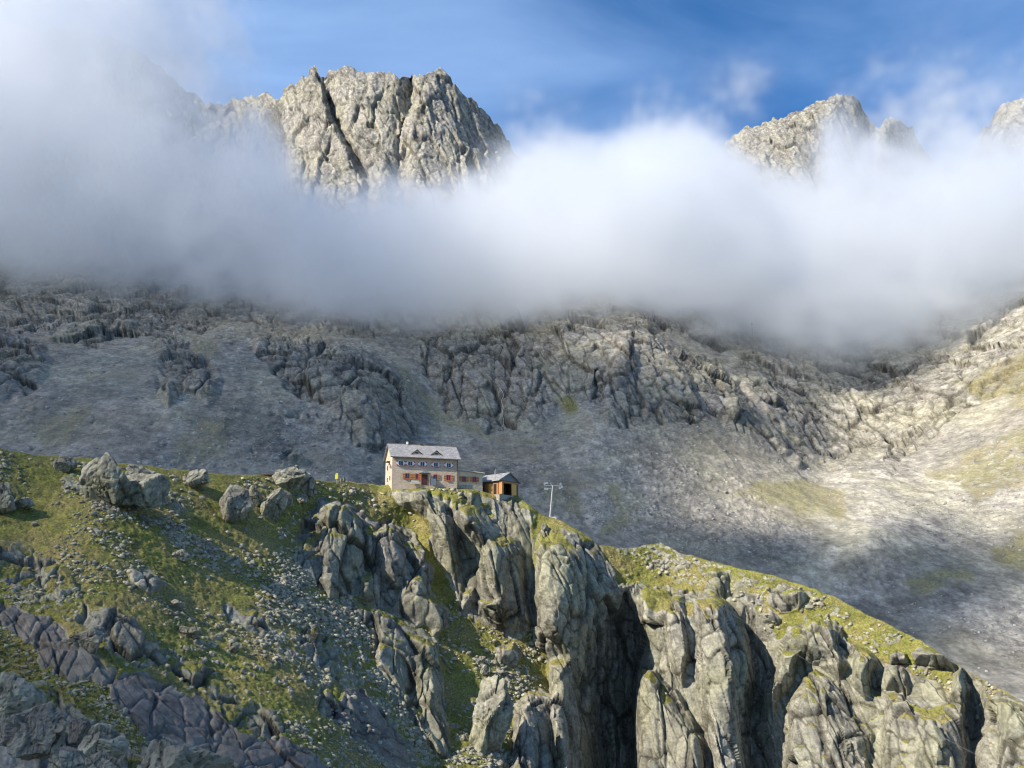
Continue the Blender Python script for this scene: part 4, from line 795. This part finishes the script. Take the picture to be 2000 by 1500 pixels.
dr = MB().box(6.98, -.09, .85, 7.08, -.003, 3.3).box(8.32, -.09, .85, 8.42, -.003, 3.3).box(7.08, -.09, 3.2, 8.32, -.003, 3.3).build('door', M_TRIM, hut)
MB().box(7.08, -.05, .85, 8.32, -.004, 3.2).build('door_leaf', plain('red_brown_door', (0.09, 0.03, 0.03), 0.6, 0.2, 3), dr)
cp = MB().prism([(6.35, 3.45), (9.05, 3.45), (8.1, 3.98), (7.3, 3.98)], 1, -1.25, -.002).build('door_canopy', M_ROOF, hut)
for q in (6.6, 8.7): MB().box(q, -1.15, .3, q + .12, -1.03, 3.44).build('canopy_post', M_WOODO, cp)
MB().box(8.75, -1.1, .7, 10.25, -.95, 2.25).build('windbreak', M_GREYB, hut)
MB().box(4.4, -.75, .85, 6.5, -.35, 1.3).box(4.5, -.34, 1.3, 6.4, -.26, 1.75).build('bench', M_CONC, hut)
MB().tube((11.25, -.12, 4.6), (11.25, -.12, 7.2), .09).tube((11.25, -.12, 7.2), (11.25, -.8, 7.35), .09).build('drainpipe', M_METAL, hut)
MB().tube((HL - .12, -.1, .2), (HL - .12, -.1, 7.1), .07).build('downpipe', M_TRIM, hut)
MB().box(4.1, 3.8, HR + .1, 4.5, 4.2, HR + .75).build('chimney', M_WHITE, hut)
MB().box(7.3, 3.75, HR + .1, 8.1, 4.3, HR + .4).build('roof_vent', M_TRIM, hut); MB().box(8.6, 3.9, HR + .1, 10.6, 4.2, HR + .3).build('roof_vent', M_TRIM, hut)
g = MB()                                                               # left gable: small balcony and lamp
g.box(-.75, 2.6, 6.3, -.003, 4.4, 6.5).build('gable_ledge', M_TRIM, hut)
MB().box(-.35, .5, 4.6, -.003, .9, 5.1).build('gable_cabinet', M_METAL, hut)
for yy_, zz_ in ((2.4, 5.2), (5.6, 5.2), (2.4, 2.4), (5.6, 2.4)):
    o = MB().box(-.05, yy_ - .42, zz_ - .5, -.003, yy_ + .42, zz_ + .5).build('window', M_GLASS, hut)
# annex
ann = empty('hut_annex', hut.matrix_basis @ Vector((HL + .02, .9, 0)), HT)
tag(ann, 'low stone annex with lean-to roof and two windows between hut and wooden shed', 'building')
AL = 6.3
MB().prism([(0, 1.35), (AL, 1.35), (AL, 4.2), (0, 4.75)], 1, 0, 6.2).build('wall', M_WALL2, ann)
MB().box(-.0, -.05, -2.5, AL + .05, 6.2, 1.347).build('foundation', M_FOUND, ann)
MB().prism([(-.02, 4.76), (AL + .35, 4.2), (AL + .35, 4.42), (-.02, 4.98)], 1, -.55, 6.5).build('roof', M_ROOF, ann)
MB().prism([(-.02, 4.74), (AL + .4, 4.17), (AL + .4, 4.36), (-.02, 4.93)], 1, -.62, -.555).build('fascia', M_CONC, ann)
for cx in (1.75, 4.3): window(cx, 2.72, .8, 1.1, ann, 'wood', M_WOODO)
# wooden shed
WS = math.radians(48)
shed = empty('wooden_shed', at(974.5, 965, 269), WS)
tag(shed, 'wooden shed with open golden doors and grey gable on the brow of the cliff', 'shed')
GW, GD = 6.9, 7.4                                                       # local x = along the gable (right, back); local y = along the side (left, back)
E_, A_ = 3.45, 5.35
MB().prism([(0, E_), (GW, E_), (GW / 2, A_)], 1, .05, GD).build('gable', M_GREYB, shed)
b = MB().box(0, .1, 0, .06, GD, E_ - .02).box(GW - .06, .1, 0, GW, GD, E_ - .02).box(.06, GD - .06, 0, GW - .06, GD, E_ - .02)
b.box(0, 0, 0, 1.0, .1, E_ - .02).box(4.3, 0, 0, GW, .1, E_ - .02).box(1.0, 0, 2.75, 4.3, .1, E_ - .02); b.build('wall', M_WOODB, shed)
MB().box(-.02, .0, 2.95, GW + .02, -.03, 3.2).build('beam', M_WOODO, shed)
MB().box(1.0, 1.6, .02, 4.3, 1.66, 2.75).build('doorway_shade', M_DARK, shed)  # near-black sheet standing in for the unlit inside
MB().box(-.0, -1.0, .05, .07, -.03, 2.85).build('door', M_WOODO, shed)
o = MB().box(.1, -.1, .05, 1.55, -.03, 2.8).build('door', M_WOODO, shed)
MB().box(4.45, -.1, .0, 6.1, -.03, 2.85).build('door', M_WOODY, shed)
s2 = MB().box(-.06, .15, 0, -.003, 2.0, 2.7); s2.build('side_door', M_WOODR, shed)
MB().box(-.05, .75, .05, -.066, 1.7, 2.5).build('side_opening_shade', M_DARK, shed)  # near-black panel on the side door, painted as a shaded opening
MB().box(-.09, 2.1, .4, -.003, 3.3, 2.7).build('side_door', M_WOODY, shed)
MB().box(-.05, 3.35, 0, -.003, 4.4, 2.7).build('side_panel', M_WOODR, shed)
rf = MB()
for q in (0, 1):
    def xx(x): return x if q == 0 else GW - x
    k_ = (A_ - E_) / (GW / 2); pr = [(xx(-.55), E_ - .55 * k_ + .02), (xx(GW / 2), A_ + .01), (xx(GW / 2), A_ + .19), (xx(-.55), E_ - .55 * k_ + .18)]
    rf.prism(pr, 1, -.55, GD + .4)
rs_ = rf.build('roof', M_ROOF, shed)
MB().tube((.9, 2.0, 3.6), (.9, 2.0, 6.3), .05).tube((3.0, 4.2, 4.8), (3.0, 4.2, 6.2), .05).tube((.9, 2.0, 6.28), (3.0, 4.2, 6.18), .05).build('antenna', M_METAL, shed)
MB().box(-.15, -.3, -2.0, GW + .1, GD, -.01).build('foundation', M_FOUND, shed)
# cable lift mast
pb = at(1074, 1010, 270.5)
mast = empty('lift_mast', pb, 0)
tag(mast, 'thin galvanised lift mast with a pulley arm on the cliff edge right of the shed', 'mast')
MB().tube((0, 0, -.5), (.75, 0, 7.6), .24, .16, 12).build('pole', M_METAL, mast)
MB().tube((-1.3, 0, 7.55), (3.1, 0, 7.45), .09).tube((-1.3, 0, 6.8), (1.0, 0, 6.9), .07).tube((.7, 0, 7.4), (.1, 0, 8.2), .07).build('crossarm', M_METAL, mast)
for q in ((-1.2, 8.0), (-.6, 8.15), (-1.1, 6.75), (-.6, 6.7), (2.6, 7.95), (2.9, 7.2), (2.4, 6.95)):
    MB().tube((q[0], -.12, q[1]), (q[0], .12, q[1]), .27, .27, 14).build('pulley', M_METAL, mast)
MB().box(-.9, -.6, -.9, 1.5, .6, .02).build('footing', M_CONC, mast)
top = pb + Vector((2.8, 0, 7.6))
def cable(name, p0, p1, sag, r, label, n=40):
    m = MB(); pts = [p0.lerp(p1, i / n) - Vector((0, 0, sag * 4 * (i / n) * (1 - i / n))) for i in range(n + 1)]
    for a, b_ in zip(pts, pts[1:]): m.tube(a, b_, r, r, 5)
    o = m.build(name, M_CABLE); tag(o, label, 'cable'); return o
cable('lift_cable', top, at(2250, 1640, 150), 5, .02, 'thin steel cable sagging from the mast down to the lower right')
# signpost, stones, low roof
sg = empty('signpost', at(657, 942, 246), 0); tag(sg, 'yellow trail signpost on the skyline left of the hut', 'signpost')
MB().tube((0, 0, -.3), (0, 0, 1.7), .05).build('post', M_METAL, sg); MB().box(-.32, -.1, .7, .32, -.055, 1.72).build('sign_panel', M_YEL, sg); MB().box(-.2, -.1, 1.76, .35, -.055, 1.98).build('sign_panel', M_YEL, sg)
lr = empty('low_shelter', at(534, 934, 240), 0); tag(lr, 'low dark-roofed shelter just showing over the crest behind the pale boulder', 'shelter')
MB().box(-2.6, 1, -1, 2.6, 4, .78).build('wall', M_WOODB, lr); MB().prism([(-3.0, .8), (3.0, .9), (3.0, 1.05), (-3.0, .95)], 1, .4, 4.6).build('roof', M_TRIM, lr)
pst, _d = bground(1469, 640)
ms = empty('ridge_mast', at(1469, 641, 1000), 0); tag(ms, 'faint thin mast standing in the mist on the far ridge', 'mast')
MB().tube((0, 0, -8), (0, 0, 6.5), .13, .1, 6).build('pole', M_CONC, ms); MB().box(-.9, -.1, 3.6, .9, .1, 4.0).build('crossarm', M_CONC, ms)
# ------------------------------------------------------------------ boulders and stones
def rock_dir(nv, rs_, planes=11, flat=1.0):
    n = rs_.normal(size=(planes, 3)); n /= np.linalg.norm(n, axis=1, keepdims=True); d = rs_.uniform(0.5, 1.0, planes)
    r = np.full(len(nv), 1.15)
    for k in range(planes):
        c = nv @ n[k]; r = np.where(c > 0.05, np.minimum(r, d[k] / np.maximum(c, 0.05)), r)
    return r
def ico(sub):
    bm = bmesh.new(); bmesh.ops.create_icosphere(bm, subdivisions=sub, radius=1); v = np.array([p.co[:] for p in bm.verts]); f = [tuple(q.index for q in p.verts) for p in bm.faces]; bm.free(); return v, f
ICO6, ICO6F = ico(5)
ICO2, ICO2F = ico(2)
def boulder(x0, y0, x1, y1, label, seed, d=None, rot=0.0, dark=0.0, green=0.0, thick=0.9, name='boulder', cat='boulder', sink=0.12, planes=10):
    """angular boulder filling the photograph box x0..x1, y0..y1, standing on the ground at its foot"""
    xm = (x0 + x1) / 2; g, nn, dd = fground(xm, y1 - 2); d = d or dd
    rs_ = np.random.default_rng(seed); s = d / F
    hw, hh = (x1 - x0) / 2 * s, (y1 - y0) / 2 * s * (1 + sink)
    r = rock_dir(ICO6, rs_, planes); V = ICO6 * r[:, None]
    V /= np.abs(V).max(0); V = V * np.array([hw, (hw + hh) / 2 * thick, hh])
    a = rot; V = np.stack([V[:, 0] * math.cos(a) - V[:, 2] * math.sin(a), V[:, 1], V[:, 0] * math.sin(a) + V[:, 2] * math.cos(a)], -1)
    c = at(xm, (y0 + y1) / 2 + (y1 - y0) * sink / 2, d); sz = (hw + hh) / 2
    W = V + np.array(c); Nn = ICO6
    Qb = W + 0.2 * sz * np.stack([fbm(W, sz, 2, seed), fbm(W, sz, 2, seed + 1), fbm(W, sz, 2, seed + 2)], -1); Qb = Qb * np.array([1, 1, 0.55])
    h1, e1, r1 = facet(Qb, sz * 0.75, seed); h2, e2, r2 = facet(Qb, sz * 0.28, seed + 5); h3, e3, r3 = facet(Qb, max(sz * 0.1, 0.15), seed + 7)
    dsp = sz * (0.16 * h1 + 0.07 * h2 + 0.02 * h3 + 0.05 * fbm(W, sz * 0.5, 4, seed + 9)) - sz * (0.05 * np.exp(-(e1 / .06) ** 2) + 0.02 * np.exp(-(e2 / .07) ** 2))
    V = V + Nn * dsp[:, None]
    me = bpy.data.meshes.new(name); me.from_pydata(V.tolist(), [], ICO6F); me.update()
    at_ = me.attributes.new('mask', 'FLOAT_COLOR', 'POINT')
    mk = np.stack([np.full(len(V), green), np.full(len(V), dark), 0.4 * r1 + 0.3 * r2 + 0.3 * r3, np.clip(0.8 * np.exp(-(e1 / .04) ** 2) + 0.5 * np.exp(-(e2 / .05) ** 2), 0, .85)], -1)
    at_.data.foreach_set('color', mk.astype(np.float32).ravel()); me.materials.append(M_NEAR)
    o = link(bpy.data.objects.new(name, me)); o.location = c; tag(o, label, cat); return o
boulder(162, 888, 262, 985, 'upper left block of the big greenish outcrop on the meadow crest', 31, rot=-.2)
boulder(205, 915, 340, 1008, 'largest greenish slab block at the foot of the meadow outcrop', 32, rot=-.45, thick=.8)
boulder(105, 887, 150, 922, 'greenish boulder just left of the big meadow outcrop', 33)
boulder(232, 905, 335, 965, 'long ridge block on top of the big meadow outcrop', 34, rot=-.35)
boulder(205, 955, 245, 992, 'small wedge block at the lower left of the meadow outcrop', 35)
boulder(356, 915, 408, 955, 'greenish boulder alone on the skyline right of the big outcrop', 36)
boulder(424, 944, 492, 1020, 'grey rounded boulder with vertical dark streaks on the grass', 37, dark=.2)
boulder(484, 946, 512, 985, 'narrow grey block wedged between two larger boulders', 38)
boulder(505, 948, 562, 1012, 'pale broad boulder right of the streaked grey one', 39)
boulder(545, 955, 572, 990, 'small upright block under the pale crest boulder', 40)
boulder(533, 911, 608, 956, 'pale domed boulder on the crest left of the signpost', 41, thick=1.1)
boulder(582, 930, 622, 968, 'dark cracked rock below the pale domed boulder', 42, dark=.2)
boulder(573, 964, 602, 984, 'flat pale slab with a black shadow gap beneath the domed boulder', 43)
boulder(-20, 940, 35, 1000, 'greenish boulder cut by the left edge on the meadow', 44)
boulder(20, 972, 66, 998, 'low greenish rock beside the boulder at the left edge', 45)
boulder(921, 1316, 1005, 1466, 'tall pale pointed pinnacle boulder standing in the green gully', 46, thick=.8, planes=13)
boulder(-30, 1318, 88, 1412, 'light grey block at the left edge of the foreground', 47, d=17, thick=1.0)
boulder(10, 1382, 150, 1470, 'dark wedge boulder with a white vein in the bottom left corner', 48, d=14.5, dark=.5, rot=.25)
boulder(126, 1398, 178, 1446, 'small dark block behind the veined wedge boulder', 49, d=17, dark=.7)
boulder(138, 1420, 250, 1476, 'grey mottled boulder behind the tuft of grass', 50, d=16, rot=-.1)
boulder(222, 1448, 444, 1560, 'broad flat blue-grey boulder with lichen at the bottom edge', 51, d=11, dark=.15, planes=14)
boulder(80, 1462, 160, 1530, 'pale grey stone at the bottom edge below the veined boulder', 52, d=11)
boulder(165, 1470, 240, 1540, 'pinkish grey stone at the bottom edge left of the flat boulder', 53, d=12, dark=.25)
boulder(118, 1222, 215, 1272, 'dark green slab leaning on the purple rock band', 54, dark=.3)
boulder(330, 1072, 372, 1096, 'pale stone cluster block in the middle of the rubble strip', 55)
boulder(330, 1170, 360, 1190, 'pale flat stone on the sunlit turf', 56)
boulder(346, 1222, 398, 1246, 'long pale slab lying on the sunlit turf', 57)
boulder(440, 1254, 470, 1274, 'square flat pale stone below the long slab', 58)
boulder(930, 1278, 950, 1296, 'bright squarish stone in the green gully above the pinnacle', 59)
boulder(933, 1300, 962, 1316, 'bright flat stone touching the tip of the pinnacle boulder', 60)
boulder(1056, 1020, 1074, 1036, 'dark stone on the grass below the lift mast', 61, dark=.5)
boulder(268, 1004, 308, 1026, 'flat pinkish slab at the foot of the big outcrop', 62, dark=.25, rot=-.3)
boulder(312, 1022, 332, 1036, 'rounded pale stone right of the flat pinkish slab', 63)
boulder(575, 907, 584, 914, 'small white stone on top of the pale domed boulder', 64, d=232, name='stone', cat='stone')
boulder(664, 933, 669, 943, 'small pale upright stone right of the signpost', 65, d=246, name='stone', cat='stone')
boulder(669, 932, 675, 943, 'small white upright stone farthest right beside the signpost', 66, d=246, name='stone', cat='stone')

LIB = []
for i in range(18):
    rs_ = np.random.default_rng(900 + i); V = ICO2 * rock_dir(ICO2, rs_, 6)[:, None]; V /= np.abs(V).max(0); V = V * np.array([1, rs_.uniform(.55, .9), rs_.uniform(.35, .75)]); LIB.append(V)
# fewer faces for the small ones
ICO1, ICO1F = ico(1)
LIB1 = []
for i in range(18):
    rs_ = np.random.default_rng(700 + i); V = ICO1 * rock_dir(ICO1, rs_, 5)[:, None]; V /= np.abs(V).max(0); LIB1.append(V * np.array([1, rs_.uniform(.5, .9), rs_.uniform(.28, .65)]))
def rotm(a, N_):
    n = np.array(N_); n = n / np.linalg.norm(n); t = np.cross([0, 0, 1.0], n); t = t / (np.linalg.norm(t) + 1e-9) if np.linalg.norm(t) > 1e-4 else np.array([1.0, 0, 0]); b_ = np.cross(n, t)
    c, s = math.cos(a), math.sin(a); return np.stack([t * c + b_ * s, -t * s + b_ * c, n], 1)
def mass_stones(name, rows, mat, label=None):
    n1 = len(ICO1); f1 = np.array(ICO1F); Vs = np.empty((len(rows), n1, 3)); T = np.empty((len(rows), n1))
    for i, (p, n_, sz, a, k_, tn) in enumerate(rows):
        Vs[i] = (LIB1[k_] * sz) @ rotm(a, n_).T + p; T[i] = tn
    fs = (f1[None] + (np.arange(len(rows)) * n1)[:, None, None]).reshape(-1, 3)
    me = bpy.data.meshes.new(name); V = Vs.reshape(-1, 3); me.vertices.add(len(V)); me.vertices.foreach_set('co', V.astype(np.float32).ravel())
    me.loops.add(fs.size); me.loops.foreach_set('vertex_index', fs.ravel().astype(np.int32)); me.polygons.add(len(fs)); me.polygons.foreach_set('loop_start', (np.arange(len(fs)) * 3).astype(np.int32)); me.update(calc_edges=True)
    a_ = me.attributes.new('mask', 'FLOAT_COLOR', 'POINT'); c = np.ones((len(V), 4), np.float32); c[:, :3] = T.reshape(-1, 1); a_.data.foreach_set('color', c.ravel())
    me.materials.append(mat); o = link(bpy.data.objects.new(name, me)); tag(o, label, kind='stuff'); return o
# near hill
prob = np.clip(scree_f * 1.0 + 0.30 * (1 - rock_f) + 0.05 * ledge_f, 0, 1) * (1 - 0.93 * rock_f) * (DF > 9)
prob[:4] = 0; prob[GY > 1560] = 0; prob[:, (XS < -60) | (XS > 2060)] = 0
cl = np.clip(0.15 + 2.4 * fbm(P2, 11, 4, 301), 0.03, 1); pr_ = (prob * cl).ravel(); pr_ /= pr_.sum()
NS = 11500
pick = rng.choice(len(pr_), NS, p=pr_); rows = []
pxs = 1.6 + 8.0 * rng.pareto(3.0, NS); zone = scree_f.ravel()[pick]
for i, ii in enumerate(pick):
    r, c = divmod(ii, len(XS)); d = DF[r, c]; px = min(pxs[i], 11 + 12 * (d < 60)); sz = px * d / F * 0.62
    n_ = NF[r, c] * 0.6 + np.array([0, 0, .6]) + rng.normal(0, .18, 3)
    rows.append((P2[r, c] + np.array([0, 0, sz * .15]), n_, sz, rng.uniform(0, 6.28), int(rng.integers(18)), float(rng.uniform(0, 1)), px, GX[r, c], GY[r, c]))
order = np.argsort([-q[6] for q in rows]); rows = [rows[i] for i in order]
big, rest = rows[:290], rows[290:]
mass_stones('loose_stones', [q[:6] for q in rest], M_STONE)
def zone_of(x, y):
    if x > 1180: return 'angular pale stone among the rubble on the right hand ridge', 'stones on the right hand ridge'
    if x > 850: return 'pale stone lying in the green gully and ledges below the hut', 'stones in the green gully'
    if y > 1390: return 'weathered grey stone on the near slope at the bottom left', 'stones on the near slope'
    if x > 530: return 'angular grey stone in the rubble chute under the dark crag', 'stones in the rubble chute'
    return 'lichen-spotted stone lying loose on the left meadow', 'stones on the left meadow'
protos = []
for k_ in range(18):
    me = bpy.data.meshes.new('stone'); me.from_pydata(LIB[k_].tolist(), [], ICO2F); a_ = me.attributes.new('mask', 'FLOAT_COLOR', 'POINT')
    a_.data.foreach_set('color', np.full(len(LIB[k_]) * 4, rng.uniform(.2, .9), np.float32)); me.materials.append(M_STONE); protos.append(me)
for p, n_, sz, a, k_, tn, px, gx, gy in big:
    o = link(bpy.data.objects.new('stone', protos[k_])); M = rotm(a, n_); o.matrix_basis = Matrix.Translation(Vector(p)) @ Matrix(M.tolist()).to_4x4() @ Matrix.Scale(sz, 4)
    lb, gr = zone_of(gx, gy); tag(o, lb, 'stone', gr)
# far scree blocks
prB = (1 - rock_b) * (BY > 600) * (0.35 + pale_b); prB[:, (XB < -60) | (XB > 2060)] = 0; prB[BY > 1400] = 0
prB = prB * np.clip(0.2 + 2.2 * fbm(PB2, 60, 4, 303), 0.05, 1); fl = (prB / prB.sum()).ravel(); NSB = 22000
pick = rng.choice(len(fl), NSB, p=fl); pxs = 0.8 + 4.0 * rng.pareto(3.6, NSB); rb = []
for i, ii in enumerate(pick):
    r, c = divmod(ii, len(XB)); d = DB[r, c]; sz = min(pxs[i], 8) * d / F * .6
    rb.append((PB2[r, c], np.array([0, -.3, .9]) + rng.normal(0, .25, 3), sz, rng.uniform(0, 6.28), int(rng.integers(18)), float(rng.uniform(0, 1))))
mass_stones('scree_blocks', rb, M_STONE_FAR)
# waterfall
wf = MB(); pts = [(976, 758), (981, 764), (984, 772), (979, 783), (983, 796), (981, 810), (984, 822), (982, 834)]
pp = []
for x, y in pts:
    q, dd = bground(x, y); pp.append((at(x, y, dd - 7), 0.14))
for (a, ra), (b_, rb_) in zip(pp, pp[1:]): wf.tube(a, b_, ra, rb_, 6)
tag(wf.build('waterfall', M_WATER), kind='structure')
# grass tufts on the near slope
def tufts():
    pr = (green_f > .5) * (DF < 150) * (DF > 9) * (GX > -60) * (GX < 1000) * (GY < 1560) * (DF < 190); fl = (pr / pr.sum()).ravel(); n = 1600
    pick = rng.choice(len(fl), n, p=fl); V = []; Fc = []
    for ii in pick:
        r, c = divmod(ii, len(XS)); p = P2[r, c]; d = DF[r, c]; h = rng.uniform(.12, .3) * (0.8 + d / 200)
        for _ in range(9):
            a = rng.uniform(0, 6.28); l_ = rng.uniform(.2, .9) * h; w_ = 0.008 + d * 0.00025; bx = p + np.array([math.cos(a), math.sin(a), 0]) * rng.uniform(0, .5) * h
            t = np.array([-math.sin(a), math.cos(a), 0]) * w_; k0 = len(V); tip = bx + np.array([math.cos(a) * l_, math.sin(a) * l_, h * rng.uniform(.6, 1)]); md = bx + (tip - bx) * np.array([.35, .35, .65])
            V += [bx - t - [0, 0, .03], bx + t - [0, 0, .03], md + t * .8, md - t * .8, tip]; Fc += [(k0, k0 + 1, k0 + 2, k0 + 3), (k0 + 3, k0 + 2, k0 + 4)]
    me = bpy.data.meshes.new('grass_tufts'); me.from_pydata([tuple(q) for q in V], [], Fc); t = NT('grass_blade'); n1 = t.noise(0.7, 5); n2 = t.noise(6, 3)
    c = t.mix(t.rng(n1, .35, .65), (0.10, 0.11, 0.025), (0.22, 0.21, 0.05)); c = t.mix(t.rng(n2, .5, .7, 0, .7), c, (0.24, 0.19, 0.08)); me.materials.append(t.bsdf(c, .7))
    tag(link(bpy.data.objects.new('grass_tufts', me)), kind='stuff')
tufts()
